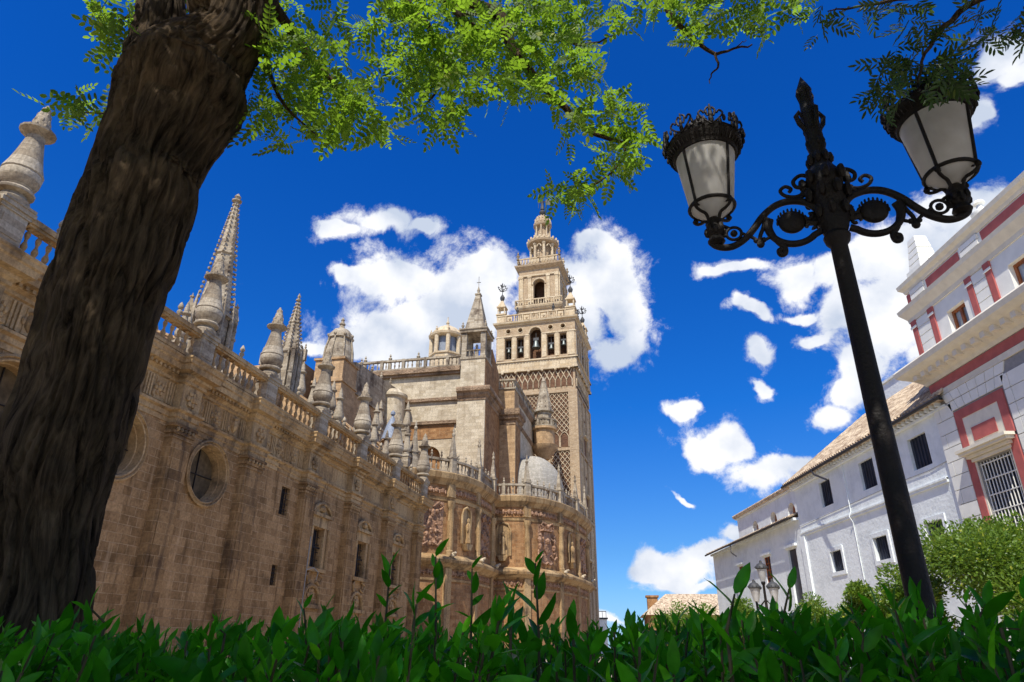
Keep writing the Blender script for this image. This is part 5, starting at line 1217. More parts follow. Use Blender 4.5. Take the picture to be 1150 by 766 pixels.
# corner return behind
m.sweep([(XP, 10), (XP, YC), (XP+12, YC)][::-1], [(-.2,12.9),(.05,12.9),(.12,13.05),(.4,13.3),(.75,13.5),(.9,13.62),(.95,13.85),(.88,13.95),(-.1,14.0)])
k = 10.4
while k < YC: m.box(XP-.6, XP-.1, k, k+.28, 13.16, 13.4); k += .62
pb(m, 'middle_cornice', M['creamtrim'], smooth=0)
m = MB(); m.sweep([(XP, 10), (XP, YC), (XP+12, YC)][::-1], [(-.2,16.25),(.05,16.25),(.08,16.45),(.25,16.7),(.32,16.8),(.36,17.0),(-.1,17.02)])
m.sweep([(XP+.1, 10), (XP+.1, YC-.1), (XP+12, YC-.1)][::-1], [(-.2,17.85),(.05,17.85),(.1,18.0),(.25,18.15),(.28,18.35),(-.1,18.4)])
pb(m, 'top_cornice', M['creamtrim'])
for (a, b_) in ((10, YC-.12),):
    m = MB(); m.box(XP-.03, XP+.003, a, b_, 12.44, 12.86); pb(m, 'red_band', M['redpaint'])
for y in (29.62, 28.2, 25.35, 24.1, 21.0, 19.8):
    m = MB(); m.box(XP-.07, XP, y-.17, y+.17, 14.0, 16.0); m.box(XP-.09, XP+.001, y-.2, y+.2, 16.0, 16.26); pb(m, 'red_strip', M['redpaint'])
    m = MB(); m.box(XP-.11, XP-.091, y-.24, y+.24, 15.86, 15.98); pb(m, 'strip_collar', M['cream'])
for (a, b_) in ((28.42,29.4),(24.32,25.13),(20.02,20.78)):
    m = MB(); z = 14.02
    while z < 16.2: m.box(XP-.05, XP+.001, a, b_, z, min(z+.4, 16.22)); z += .44
    pb(m, 'quoins', M['cream'])
for (a, b_) in ((25.6,28.1),(21.3,24.0),(16,19.6),(29.55,29.78)): m = MB(); m.box(XP+.05, XP+.1, a, b_, 17.2, 17.75); pb(m, 'red_parapet_panel', M['redpaint'])
for (a, b_) in ((28.3,29.4),(24.2,25.4)):
    m = MB()
    for z in (17.06, 17.32, 17.58): m.box(XP+.0, XP+.1, a, b_, z, z+.22)
    pb(m, 'parapet_pier', M['cream'])
for c, h_, a, b_ in wins_up:
    m = MB(); m.box(XP+.22, XP+.3, c-h_, c-h_+.13, a, b_); m.box(XP+.22, XP+.3, c+h_-.13, c+h_, a, b_); m.box(XP+.22, XP+.3, c-h_+.13, c+h_-.13, b_-.13, b_); m.box(XP+.2, XP+.29, c-.07, c+.07, a, b_-.13)
    m.box(XP+.22, XP+.3, c-h_+.13, c+h_-.13, a, a+.12)
    wo_ = pb(m, 'window', M['wood'])
    m = MB(); m.box(XP+.305, XP+.34, c-h_, c+h_, a, b_); pb(m, 'pane', M['pane'], parent=wo_)
for c, h_, a, b_ in wins_lo:
    m = MB()
    for (u0, u1, z0, z1) in ((c-1.6,c-1.16,5,10.75),(c+1.16,c+1.6,5,10.75),(c-1.6,c+1.6,10.75,11.15)): m.box(XP-.07, XP+.002, u0, u1, z0, z1)
    m.box(XP-.075, XP+.003, c-.75, c+.75, 9.62, 10.2)
    pb(m, 'red_window_surround', M['redpaint'])
    m = MB(); m.box(XP-.045, XP+.001, c-1.16, c+1.16, 9.35, 9.62); m.box(XP-.045, XP+.001, c-1.16, c-.75, 9.62, 10.75); m.box(XP-.045, XP+.001, c+.75, c+1.16, 9.62, 10.75); m.box(XP-.045, XP+.001, c-.75, c+.75, 10.2, 10.75)
    for q, (zz, o) in enumerate(((8.8,.12),(8.95,.24),(9.1,.42),(9.22,.5))): m.box(XP-o, XP+.004, c-1.1-o, c+1.1+o, zz, zz+.13)
    m.box(XP-.04, XP+.001, c-1.16, c-1.05, 5, 8.8); m.box(XP-.04, XP+.001, c+1.05, c+1.16, 5, 8.8)
    pb(m, 'window_hood', M['creamtrim'])
    m = MB(); m.box(XP+.3, XP+.35, c-1.04, c+1.04, 5.2, 8.74)
    for k in range(4): m.box(XP+.24, XP+.299, c-1.04+k*.65, c-.96+k*.65, 5.2, 8.74)
    wo_ = pb(m, 'window', M['shutter'])
    m = MB()
    for k in range(11): m.tube([(XP+.1, c-1.0+k*.2, 5.2), (XP+.1, c-1.0+k*.2, 8.74)], .022, 5)
    for k in range(6): m.box(XP+.075, XP+.125, c-1.04, c+1.04, 5.4+k*.64, 5.44+k*.64)
    pb(m, 'window_bars', M['cream'], parent=wo_)
m = MB(); m.box(XP+.1, XP+1.3, 28.2, 29.4, 18.4, 18.8)
for k in range(5): m.frustum(XP+.7, 28.8, 18.8+k*.36, 18.8+k*.36+.31, .5-k*.04, .5-k*.04, .46-k*.04, .46-k*.04); m.frustum(XP+.7, 28.8, 18.8+k*.36+.31, 18.8+k*.36+.36, .40-k*.04, .40-k*.04, .40-k*.04, .40-k*.04)
pb(m, 'corner_obelisk', M['cream'])
m = MB(); m.lathe(XP+.7, 24.3, [(.3,18.35),(.3,18.4),(.14,18.5),(.2,18.6),(.42,18.8),(.44,18.95),(.2,19.1),(.13,19.2),(.13,19.35),(.25,19.42),(.2,19.55),(0,19.6)], 12); pb(m, 'stone_urn', M['cream'], smooth=40)

# --- low tiled building at the far end of the street
fo = empty('far_house', (27.5, 112, 0), R(-8), 'low brown house with a broad hipped tile roof at the far end of the street', 'building')
m = MB(); m.box(-6, 7.5, 0, 12, 0, 6.0); m.build('wall', M['redstone'], fo, 0)
m = MB(); m.add([(-6.8,-.8,6.0),(8.3,-.8,6.0),(8.3,12.8,6.0),(-6.8,12.8,6.0),(-2.6,5,9.4),(7.0,5,9.4)], [(0,1,5,4),(1,2,5),(2,3,4,5),(3,0,4),(0,3,2,1)]); m.build('tiled_roof', M['tile'], fo, 0)
m = MB(); m.box(-5.6, -3.9, 5, 6.6, 6, 8.9); m.box(-5.8, -3.7, 4.8, 6.8, 8.9, 9.2); m.build('chimney', M['redstone'], fo, 0)
m = MB(); m.box(-4, -2.8, -.05, 0.02, 3.2, 4.8); m.box(0, 1.2, -.05, .02, 3.2, 4.8); m.box(4, 5.2, -.05, .02, 3.2, 4.8); m.build('window', M['shutter'], fo, 0)
fb2 = empty('distant_white_house', (17, 150, 0), 0, 'small pale house with a roof terrace railing, just right of the bell tower foot', 'building')
m = MB(); m.box(-3.2, 3.2, 0, 8, 0, 6.6); m.build('wall', M['white'], fb2, 0)
m = MB(); m.box(-3.4, 3.4, -.2, 8.2, 6.6, 6.9); m.tube([(-3.1,0,8.1),(3.1,0,8.1)], .07, 4); [m.tube([(-3.1+k*.77,0,6.8),(-3.1+k*.77,0,8.1)], .05, 4) for k in range(9)]; m.build('terrace_railing', M['gutter'], fb2, 0)
m = MB(); m.box(-2, -1, -.04, .02, 3.6, 5.2); m.box(1, 2, -.04, .02, 3.6, 5.2); m.build('window', M['shutter'], fb2, 0)

# ================================================================= STREET LAMPS
LX, LY = 2.14, 3.72
lamp = empty('street_lamp', (LX, LY, 0), R(-15), 'tall black ornate iron lamp post with two milky glass lanterns on scrolled arms', 'street lamp')
m = MB()
m.lathe(0, 0, [(.22,0),(.22,.12),(.17,.16),(.17,.6),(.2,.66),(.15,.74),(.11,.9),(.085,1.05),(.068,1.4),(.064,2.2),(.058,3.2),(.053,3.9),(.075,3.93),(.085,3.97),(.07,4.0)], 20)
m.build('post', M['iron'], lamp, 40)
m = MB()
m.lathe(0, 0, [(.065,3.98),(.088,4.04),(.105,4.10),(.095,4.2),(.108,4.25),(.102,4.33),(.115,4.37),(.12,4.44),(.108,4.48),(.085,4.52),(.06,4.57),(.05,4.64),(.055,4.68),(.062,4.72),(.056,4.95),(.064,5.0),(.052,5.06),(.045,5.2),(.055,5.24),(.035,5.3),(.0,5.39)], 14)
for k in range(8):
    a = 2*PI*k/8
    for (r_, z_, s_) in ((.115,4.15,.034),(.13,4.3,.036),(.14,4.42,.036),(.07,4.6,.03),(.055,4.75,.02),(.05,4.87,.02)):
        m.sphere((r_*math.cos(a+z_*3), r_*math.sin(a+z_*3), z_), s_, .8, .8, 1.6, 6, 4)
for k in range(4):
    a = PI/2*k + .3
    c_, s_ = math.cos(a), math.sin(a)
    m.tube([(.04*c_,.04*s_,4.86),(.085*c_,.085*s_,4.93),(.10*c_,.10*s_,5.0),(.075*c_,.075*s_,5.04),(.06*c_,.06*s_,5.0)], [.016,.018,.018,.016,.01], 6)
    m.tube([(.035*c_,.035*s_,5.1),(.055*c_,.055*s_,5.2),(.05*c_,.05*s_,5.26)], [.012,.014,.004], 5)
m.build('hub', M['iron'], lamp, 40)
def spiral(cx, cz, r0, r1, a0, a1, n=22): return [(cx + (r0+(r1-r0)*k/n)*math.cos(a0+(a1-a0)*k/n), cz + (r0+(r1-r0)*k/n)*math.sin(a0+(a1-a0)*k/n)) for k in range(n+1)]
def smooth2(pts, n=5):
    out = []
    for i in range(len(pts)-1):
        p0 = pts[max(i-1,0)]; p1 = pts[i]; p2 = pts[i+1]; p3 = pts[min(i+2,len(pts)-1)]
        for k in range(n):
            t = k/n; out.append(tuple(.5*((2*p1[j]) + (-p0[j]+p2[j])*t + (2*p0[j]-5*p1[j]+4*p2[j]-p3[j])*t*t + (-p0[j]+3*p1[j]-3*p2[j]+p3[j])*t**3) for j in range(len(p1))))
    out.append(tuple(pts[-1])); return out
for sg in (-1, 1):
    am = MB(); th = .021
    W3 = lambda pts, y=0.0: [(sg*h_, y, z) for h_, z in pts]
    def flat(pts, r_=th):
        n_ = len(pts); am.tube(W3(pts), r_, 8)
    # great scroll: from the hub foot round under the boss, over the top and into the arm
    ring = spiral(.255, 4.125, .165, .160, -PI*.85, -PI*.85+PI*1.0, 20)
    flat([(.09,4.03)] + spiral(.255, 4.125, .17, .16, PI+.75, 2*PI+.35, 20), .024)
    flat(smooth2([(.385,4.17),(.40,4.1),(.37,4.0),(.33,3.94),(.335,3.895),(.36,3.89),(.365,3.92),(.345,3.93)]), .02)
    flat(smooth2([(.08,4.20),(.14,4.27),(.24,4.30),(.34,4.28),(.43,4.21),(.50,4.12),(.57,4.045),(.65,4.0),(.72,4.0),(.775,4.03),(.79,4.07)]), .025)
    am.sphere((sg*.255, 0, 4.13), .088, 1, .45, 1, 16, 10)
    for k in range(12):
        a = PI*k/11; am.sphere((sg*(.255+.092*math.cos(a)), 0, 4.132+.096*math.sin(a)), .012, .7, 1, 1.5, 6, 4)
    am.tube(W3([(.10,4.10),(.17,4.11)]), .02, 6); flat(spiral(.135, 4.075, .035, .012, 0, PI*1.6, 12), .013); flat(spiral(.135, 4.165, .035, .012, 0, -PI*1.6, 12), .013)
    # upper curls against the hub
    flat(smooth2([(.21,4.29),(.12,4.35),(.075,4.41),(.09,4.475),(.145,4.50),(.195,4.46),(.185,4.41),(.14,4.40),(.125,4.43),(.145,4.45)]), .014)
    flat(smooth2([(.14,4.35),(.20,4.33),(.265,4.35),(.29,4.395),(.255,4.425),(.22,4.40),(.235,4.375)]), .013)
    flat([(.10,4.28),(.16,4.36)], .012)
    # leaf drops and small ring under the arm
    flat(smooth2([(.41,4.22),(.44,4.12),(.47,4.05),(.475,3.99)]), .014); am.sphere((sg*.475,0,3.995), .028, 1, .8, 1.3, 7, 5); am.sphere((sg*.45,0,4.02), .02, n=6, m=4); am.sphere((sg*.5,0,4.02), .02, n=6, m=4)
    flat(smooth2([(.395,4.04),(.44,4.02),(.475,4.01),(.51,4.04),(.545,4.07)]), .012)
    flat(spiral(.635, 4.10, .05, .05, 0, 2*PI, 20), .011); am.sphere((sg*.635,0,4.10), .026, n=8, m=5)
    flat([(.55,4.07),(.59,4.10)], .011); flat([(.685,4.09),(.74,4.09)], .013); flat(smooth2([(.66,4.145),(.7,4.17),(.74,4.15)]), .012)
    am.build('arm', M['iron'], lamp, 50)
    # lantern
    hx = sg*.755
    lf = MB()
    lf.lathe(hx, 0, [(.03,4.02),(.06,4.05),(.045,4.09),(.065,4.12),(.05,4.16),(.062,4.2),(.04,4.235),(.03,4.25)], 12)
    for k in range(8):
        a = 2*PI*k/8; lf.sphere((hx+.055*math.cos(a), .055*math.sin(a), 4.13+.02*(k % 2)), .022, 1, 1, 1.8, 6, 4)
    for k in range(16):
        pass
    lf.tube([(hx+.155*math.cos(2*PI*k/28), .155*math.sin(2*PI*k/28), 4.335) for k in range(29)], .013, 6)
    for k in range(4):
        a = 2*PI*k/4 + PI/4; c_, s_ = math.cos(a), math.sin(a)
        lf.tube([(hx+c_*r_, s_*r_, z) for r_, z in smooth2([(.045,4.2),(.07,4.26),(.12,4.27),(.16,4.29),(.165,4.335)])], .012, 6)
        lf.tube([(hx+c_*r_, s_*r_, z) for r_, z in smooth2([(.05,4.24),(.07,4.29),(.11,4.32),(.14,4.31)])], .008, 5)
        lf.tube([(hx+c_*.158, s_*.158, 4.335), (hx+c_*.217, s_*.217, 4.78)], .011, 6)
        lf.sphere((hx+c_*.165, s_*.165, 4.31), .022, n=6, m=4)
    fo_ = lf.build('lantern_frame', M['iron'], lamp, 50)
    gl = MB(); gl.lathe(hx, 0, [(.035,4.245),(.09,4.28),(.15,4.335),(.212,4.78)], 32); gl.build('lantern_glass', M['milk'], fo_, 60)
    cr_ = MB()
    cr_.lathe(hx, 0, [(.205,4.765),(.225,4.765),(.235,4.80),(.262,4.83),(.272,4.86),(.255,4.88),(.26,4.9),(.2,4.95),(.13,5.0),(.09,5.04),(.05,5.06)], 32)
    for k in range(48): a = 2*PI*k/48; cr_.tube([(hx+.238*math.cos(a), .238*math.sin(a), 4.79), (hx+.262*math.cos(a), .262*math.sin(a), 4.83)], .006, 4)
    for k in range(8):
        a = 2*PI*k/8 + .2; c_, s_ = math.cos(a), math.sin(a); t_ = (-s_, c_)
        R_ = .275
        big = k % 2 == 0
        for q in (-1, 1):
            pts = smooth2([(.0,4.86),(.05*q,4.90),(.085*q,4.95),(.065*q,4.98),(.045*q,4.955)], 3)
            cr_.tube([(hx+c_*R_+t_[0]*u, s_*R_+t_[1]*u, z) for u, z in pts], .008, 5)
            pts = smooth2([(.02*q,4.93),(.035*q,4.98),(.015*q,5.01)], 3); cr_.tube([(hx+c_*R_+t_[0]*u, s_*R_+t_[1]*u, z) for u, z in pts], .008, 5)
        for (u, z, r_) in ((0,4.90,.028),(0,4.945,.026),(0,4.99,.02),(0,5.02,.013),(-.03,4.96,.014),(.03,4.96,.014),(.09,4.91,.02),(-.09,4.91,.02),(.06,4.88,.02),(-.06,4.88,.02)):
            cr_.sphere((hx+c_*R_+t_[0]*u, s_*R_+t_[1]*u, z), r_*(1.15 if big else .9), .6, .6, 1.4, 6, 4)
    for k in range(10):
        a = 2*PI*k/10; cr_.tube([(hx+.06*math.cos(a), .06*math.sin(a), 5.02), (hx+.085*math.cos(a), .085*math.sin(a), 5.08), (hx+.075*math.cos(a), .075*math.sin(a), 5.12)], [.014,.012,.003], 5)
    cr_.lathe(hx, 0, [(.07,5.02),(.05,5.08),(.06,5.12),(.0,5.18)], 10)
    cr_.build('lantern_crown', M['iron'], fo_, 50)

fl = empty('street_lamp', (10.75, 30, 0), 0.4, 'distant lamp post with five clustered round topped lanterns before the white building', 'street lamp')
m = MB(); m.lathe(0, 0, [(.3,0),(.3,.3),(.16,.6),(.1,1.0),(.07,2.6),(.12,2.7),(.06,2.8),(.05,3.9),(.1,4.0),(.04,4.1)], 10)
for k in range(4):
    a = PI/2*k; m.tube([(.05*math.cos(a), .05*math.sin(a), 2.9), (.3*math.cos(a), .3*math.sin(a), 2.75), (.52*math.cos(a), .52*math.sin(a), 2.95), (.52*math.cos(a), .52*math.sin(a), 3.25)], .03, 6)
    m.tube([(.05*math.cos(a), .05*math.sin(a), 3.3), (.3*math.cos(a), .3*math.sin(a), 3.1), (.45*math.cos(a), .45*math.sin(a), 3.0)], .02, 5)
m.build('post', M['iron'], fl, 40)
spots = [(.52*math.cos(PI/2*k), .52*math.sin(PI/2*k), 3.25) for k in range(4)] + [(0, 0, 4.05)]
for (a, b_, z) in spots:
    m = MB(); m.lathe(a, b_, [(.09,z),(.19,z+.5)], 10); go = m.build('lantern_glass', M['milk'], fl, 60)
    m = MB(); m.lathe(a, b_, [(.19,z+.5),(.26,z+.53),(.25,z+.6),(.17,z+.7),(.06,z+.76),(.05,z+.84),(0,z+.88)], 12)
    for k in range(10): q = 2*PI*k/10; m.sphere((a+.24*math.cos(q), b_+.24*math.sin(q), z+.58), .035, n=5, m=3)
    m.build('lantern_hood', M['ironfar'], go, 40)

# ================================================================= BIG TREE ON THE LEFT
TY = 3.5
rob = empty('robinia_tree', (-2.3, TY, 0), 0, 'big robinia with a dark furrowed leaning trunk at the left and bright feathery foliage overhead', 'tree')
ROF = Vector((-2.3, TY, 0))
def px_depth(px, py, Y): r = ray(px, py); return Y / r.y
edge = [(690,-22,94),(603,-10,103),(518,-2,128),(451,24,145),(400,36,160),(344,52,176),(300,68,195),(256,82,208),(224,94,220),(192,105,224),(148,120,252),(104,130,280),(84,137,292),(40,204,311)]
cs = []
for i_, (py, l, r_) in enumerate(edge):
    e0_, e1_ = edge[max(0, i_-1)], edge[min(len(edge)-1, i_+1)]
    lean = math.atan2((e1_[1]+e1_[2]-e0_[1]-e0_[2])/2, e0_[0]-e1_[0])     # lean of the stem narrows it across its own axis
    c = at_y((l+r_)/2, py, TY); cs.append((c, (r_-l)/2/FPX*px_depth((l+r_)/2, py, TY)*0.95*math.cos(lean)))
base = [(Vector((cs[0][0].x+.02, TY, 0.0)), .44), (Vector((cs[0][0].x+.03, TY, .35)), .33), (Vector((cs[0][0].x+.02, TY, .9)), .275)]
trunk_path = base + cs
rl1 = [(at_y(262, 0, TY), 44/FPX*px_depth(262, 0, TY)), (at_y(290, -70, TY), .22), (at_y(330, -170, TY), .19), (Vector((-.6, TY+.2, 8.2)), .13), (Vector((-.2, TY+.3, 9.3)), .06)]
ll1 = [(at_y(176, 170, TY), .05), (at_y(172, 110, TY), .15), (at_y(174, 70, TY), .195), (at_y(178, 35, TY), .165), (at_y(180, 0, TY), .155), (at_y(172, -70, TY), .15), (Vector((-3.3, TY, 7.6)), .14), (Vector((-3.8, TY+.2, 9.2)), .06)]
def bark_tube(name, path, n=190, step=.014, amp=.04, parent=rob, seed=0.0):
    P_ = [tuple(p)+(r_,) for p, r_ in path]
    sp = smooth2(P_, 6); pts = [Vector(q[:3]) for q in sp]; rad = [q[3] for q in sp]
    # resample
    L_ = [0]
    for i in range(1, len(pts)): L_.append(L_[-1] + (pts[i]-pts[i-1]).length)
    m_ = int(L_[-1]/step); vs = []; uvs = []; j = 0; X0 = Vector((1,0,0))
    for i in range(m_+1):
        d = L_[-1]*i/m_
        while j < len(L_)-2 and d > L_[j+1]: j += 1
        f = (d-L_[j])/max(1e-6, L_[j+1]-L_[j]); c = pts[j].lerp(pts[j+1], f); r_ = rad[j]+(rad[j+1]-rad[j])*f
        t = (pts[j+1]-pts[j]).normalized(); a = (X0 - t*X0.dot(t)).normalized(); b_ = t.cross(a)
        for k in range(n):
            q = 2*PI*k/n; ca, sa = math.cos(q), math.sin(q)
            # furrows: stretched ridged noise that wanders along the trunk
            w1 = mnoise.noise(Vector((ca*1.6, sa*1.6, d*.9+seed)))
            tw = q + .25*d + .5*w1
            v = Vector((math.cos(tw)*r_*18, math.sin(tw)*r_*18, d*1.6+seed))
            n1 = mnoise.noise(v); rg = min(1.0, abs(n1)*4.5)**.7; v2 = Vector((v.x*2.3, v.y*2.3, v.z*1.9+3)); rg2 = min(1.0, abs(mnoise.noise(v2))*4.0)**.8; rg += .35*mnoise.noise(v*.5)
            lump = mnoise.noise(Vector((ca*1.3, sa*1.3, d*1.6+5+seed)))
            kn = mnoise.noise(Vector((ca*3, sa*3, d*4+9+seed)))
            rr = r_*(1+.05*lump) + amp*(.8*rg+.35*rg2-.8) + .016*kn
            vs.append(c + (a*ca+b_*sa)*rr); uvs.append((k/n, d))
    fs = []
    for i in range(m_):
        for k in range(n):
            k2 = (k+1) % n; fs.append((i*n+k, i*n+k2, (i+1)*n+k2, (i+1)*n+k))
    me = bpy.data.meshes.new(name); me.from_pydata([tuple(v-ROF) for v in vs], [], fs)
    lay = me.uv_layers.new(name='UVMap'); data = []
    for f in fs:
        wrap = (f[0] % n) == n-1
        for vi in f:
            u, d = uvs[vi]
            if wrap and (vi % n) == 0: u = 1.0
            data += [u, d]
    lay.data.foreach_set('uv', data)
    me.materials.append(M['bark']); me.polygons.foreach_set('use_smooth', [True]*len(fs))
    o = bpy.data.objects.new(name, me); COL.objects.link(o); o.parent = parent; return o
bark_tube('trunk', trunk_path + rl1, seed=1.3)
bark_tube('limb', ll1, n=100, step=.03, seed=4.1)
# branches seen against the sky
def branch(pts, r0, r1, name='branch', parent=rob, off=ROF, sub=4):
    w_ = [Vector(at_y(*p)) for p in pts]; w_ = [Vector(q) for q in smooth2([tuple(v) for v in w_], sub)]
    w_ = [v + Vector((rng.uniform(-1,1), rng.uniform(-1,1), rng.uniform(-1,1)))*.008 for v in w_]
    n = len(w_); m = MB(); m.tube([v-off for v in w_], [r0+(r1-r0)*i/(n-1) for i in range(n)], 8)
    return m.build(name, M['bark'], parent, 60)
branch([(320,-170,TY),(400,-120,3.8),(470,-30,4.0),(520,5,4.1),(556,14,4.2),(572,45,4.2),(590,75,4.2),(625,112,4.25),(660,146,4.3),(700,160,4.3)], .10, .012)
branch([(500,-2,4.05),(520,20,4.0),(545,38,4.0)], .05, .008)
branch([(430,-50,3.9),(455,0,3.9),(480,30,3.9),(500,80,3.9),(480,115,3.9)], .05, .006)
branch([(560,20,4.2),(600,30,4.3),(650,50,4.4),(690,40,4.4)], .03, .005)
branch([(700,160,4.3),(700,180,4.3),(670,205,4.3),(640,218,4.3)], .012, .004)
branch([(470,-90,4),(640,-60,3.9),(742,-15,3.8),(750,12,3.8),(772,38,3.8),(800,59,3.8),(818,57,3.8),(845,50,3.8)], .035, .006)
branch([(803,60,3.8),(806,74,3.8),(799,84,3.8),(797,93,3.8)], .011, .003)
branch([(820,57,3.8),(832,50,3.8),(838,44,3.8)], .006, .002)
branch([(774,38,3.8),(790,30,3.8),(820,12,3.8),(850,0,3.8)], .008, .003)
branch([(285,-30,TY),(310,10,3.7),(345,60,3.9),(390,110,4.0),(425,135,4.0)], .06, .006)
branch([(300,30,3.6),(300,70,3.8),(320,120,3.9),(355,150,4.0)], .03, .004)
branch([(135,132,3.6),(112,127,3.65),(95,126,3.7),(80,116,3.7)], .008, .003)
branch([(165,20,3.6),(138,20,3.8),(126,30,3.9),(120,50,3.9)], .014, .003)

def leaf_template(pairs, ll, lw, length, ang, term=True):
    V_ = []; F_ = []
    def leaflet(o, d, s, L_, W_, dz):
        # o origin, d dir (2d), lies in the xy plane, slight fold
        nx, ny = -d[1], d[0]; i0 = len(V_)
        for (a, b_, z) in ((0,0,0),(.35,.5,.06),(.75,.42,.03),(1,0,-.06),(.75,-.42,.03),(.35,-.5,.06)):
            V_.append((o[0]+d[0]*a*L_+nx*b_*W_, o[1]+d[1]*a*L_+ny*b_*W_, o[2]+z*L_+dz))
        F_.append((i0,i0+1,i0+2,i0+3)); F_.append((i0,i0+3,i0+4,i0+5))
    for i in range(pairs):
        f = (i+.7)/(pairs+.3); x = length*f; z = -length*.22*f*f; sc = .75+.5*math.sin(PI*min(1,f))*.6
        for s in (-1, 1): leaflet((x,0,z), (math.cos(ang), s*math.sin(ang)), s, ll*sc, lw*sc, 0)
    if term: leaflet((length,0,-length*.22), (1,0), 1, ll, lw, 0)
    i0 = len(V_); V_.extend([(0,.0012,0),(length*.6,.001,-length*.08),(length,.001,-length*.22),(length,-.001,-length*.22),(length*.6,-.001,-length*.08),(0,-.0012,0)]); F_.append(tuple(range(i0,i0+6)))
    return V_, F_
ROBV, ROBF = leaf_template(5, .050, .026, .17, R(60))
ASHV, ASHF = leaf_template(4, .095, .026, .20, R(42))

def clump_points(clumps, per, jit=.35, group=5):
    pos = []; dirs = []
    for (px, py, rx, ry, Y, dn) in clumps:
        n = int(per*dn*rx*ry/900.0)
        for i in range(max(3, n)):
            a = rng.uniform(0, 2*PI); q = math.sqrt(rng.random()); q = q*(1+.25*rng.gauss(0,1)*(q > .8))
            c = at_y(px+rx*q*math.cos(a), py+ry*q*math.sin(a), Y+rng.uniform(-jit, jit))
            tw = Vector((rng.gauss(0,1), rng.gauss(0,1), rng.gauss(-.3,.6))).normalized()
            for g_ in range(group):
                pos.append(c + tw*(g_-group/2)*.055 + Vector((rng.gauss(0,.015),)*3))
                s = Vector((rng.gauss(0,1), rng.gauss(0,1), rng.gauss(-.35,.7))).normalized(); dirs.append((tw*.5 + s).normalized())
    return np.array([tuple(p) for p in pos]), np.array([tuple(d) for d in dirs])
def frames(dirs, flat=.9):
    """leaf frames: length along dirs, faces mostly up"""
    n = len(dirs); up = np.tile(np.array([[0,0,1.0]]), (n,1)) + nr.normal(size=(n,3))*flat
    nrm = up - dirs*(up*dirs).sum(1, keepdims=True); nrm /= np.linalg.norm(nrm, axis=1, keepdims=True)
    return np.stack([dirs, np.cross(nrm, dirs), nrm], axis=2)
CLR = [(134,8,16,14,3.9,.9),(126,46,18,10,3.9,1.0),(132,66,10,8,3.9,.7),(205,10,10,26,3.9,1.2),(118,18,12,10,3.5,.4),
       (300,30,34,34,3.9,1.5),(340,70,36,34,4.0,1.4),(310,112,28,20,4.0,1.3),(290,128,14,12,4.0,.8),(365,112,42,26,4.0,1.5),(400,128,30,16,4.0,1.2),(428,134,13,12,4.0,1.0),(335,140,20,14,4.0,1.1),(365,35,26,22,4.0,1.2),(360,148,18,8,4.0,.8),(395,95,14,14,4.0,.8),
       (440,10,44,24,4.0,1.3),(430,60,22,28,4.0,.8),(500,20,50,34,4.1,1.5),(560,30,52,38,4.2,1.6),(620,25,52,38,4.2,1.5),(660,40,22,30,4.3,1.0),(480,80,42,30,4.0,1.5),(475,108,18,16,4.0,1.0),(508,118,22,14,4.0,1.1),(500,134,10,6,4.0,.8),(540,80,40,24,4.2,1.4),(600,78,36,28,4.2,1.4),(560,104,20,10,4.2,.5),(640,70,14,14,4.3,.5),
       (640,118,22,10,4.3,.9),(680,108,12,8,4.3,.5),(650,145,14,26,4.3,1.0),(690,130,24,14,4.3,.9),(690,152,34,14,4.3,1.2),(712,158,14,10,4.3,1.0),(708,182,16,12,4.3,1.0),(688,180,14,10,4.3,.9),(665,203,24,12,4.3,1.2),(645,220,16,9,4.3,1.1),(632,216,10,4,4.3,.6),(605,100,14,10,4.2,.6),
       (700,8,12,8,4.0,.8),(725,4,20,9,4.0,1.0),(770,10,36,14,3.9,1.2),(775,38,8,12,3.9,.7),(820,8,36,14,3.9,1.1),(870,6,34,11,4.0,.9),(900,4,14,7,4.0,.6),(845,18,20,6,4.0,.5),
       (88,123,12,4,3.7,.45),(104,124,6,6,3.7,.5)]
p_, d_ = clump_points(CLR, 9.0, jit=.55)
sc_ = nr.uniform(.7, 1.3, len(p_))
soup('foliage', ROBV, ROBF, p_, frames(d_, .8), sc_, M['robinia'], rob, off=tuple(ROF))
# rest of the crown, out of view, its mass shaped to shade hedge and trunk
def in_view(P, marg=1.25):
    v = P - Vector((0,0,EYE)); f = v.y*math.cos(PITCH)+v.z*math.sin(PITCH); u = -v.y*math.sin(PITCH)+v.z*math.cos(PITCH)
    if f <= .05: return False
    return abs(v.x/f) < .767*marg and -.6 < u/f < .511*marg + .12
pts = []
while len(pts) < 8600:
    P = Vector((rng.uniform(-7, 5.2), rng.uniform(-6.0, 5.5), 0)); 
    P.z = 5.6 + 1.8*rng.random()**1.3 + .12*abs(P.x) + (.5 if P.y > 2.5 else 0)
    c3 = mnoise.noise(P*0.8)
    if c3 < -.12 or in_view(P) or P.z - 1.39*(4.0-P.y) > 4.6: continue
    pts.append(P)
p_ = np.array([tuple(p) for p in pts]); d_ = nr.normal(size=(len(p_),3)); d_[:,2] *= .5; d_ /= np.linalg.norm(d_, axis=1, keepdims=True)
soup('upper_foliage', ROBV, ROBF, p_, frames(d_, .6), nr.uniform(1.9, 2.7, len(p_)), M['robinia'], rob, off=tuple(ROF))

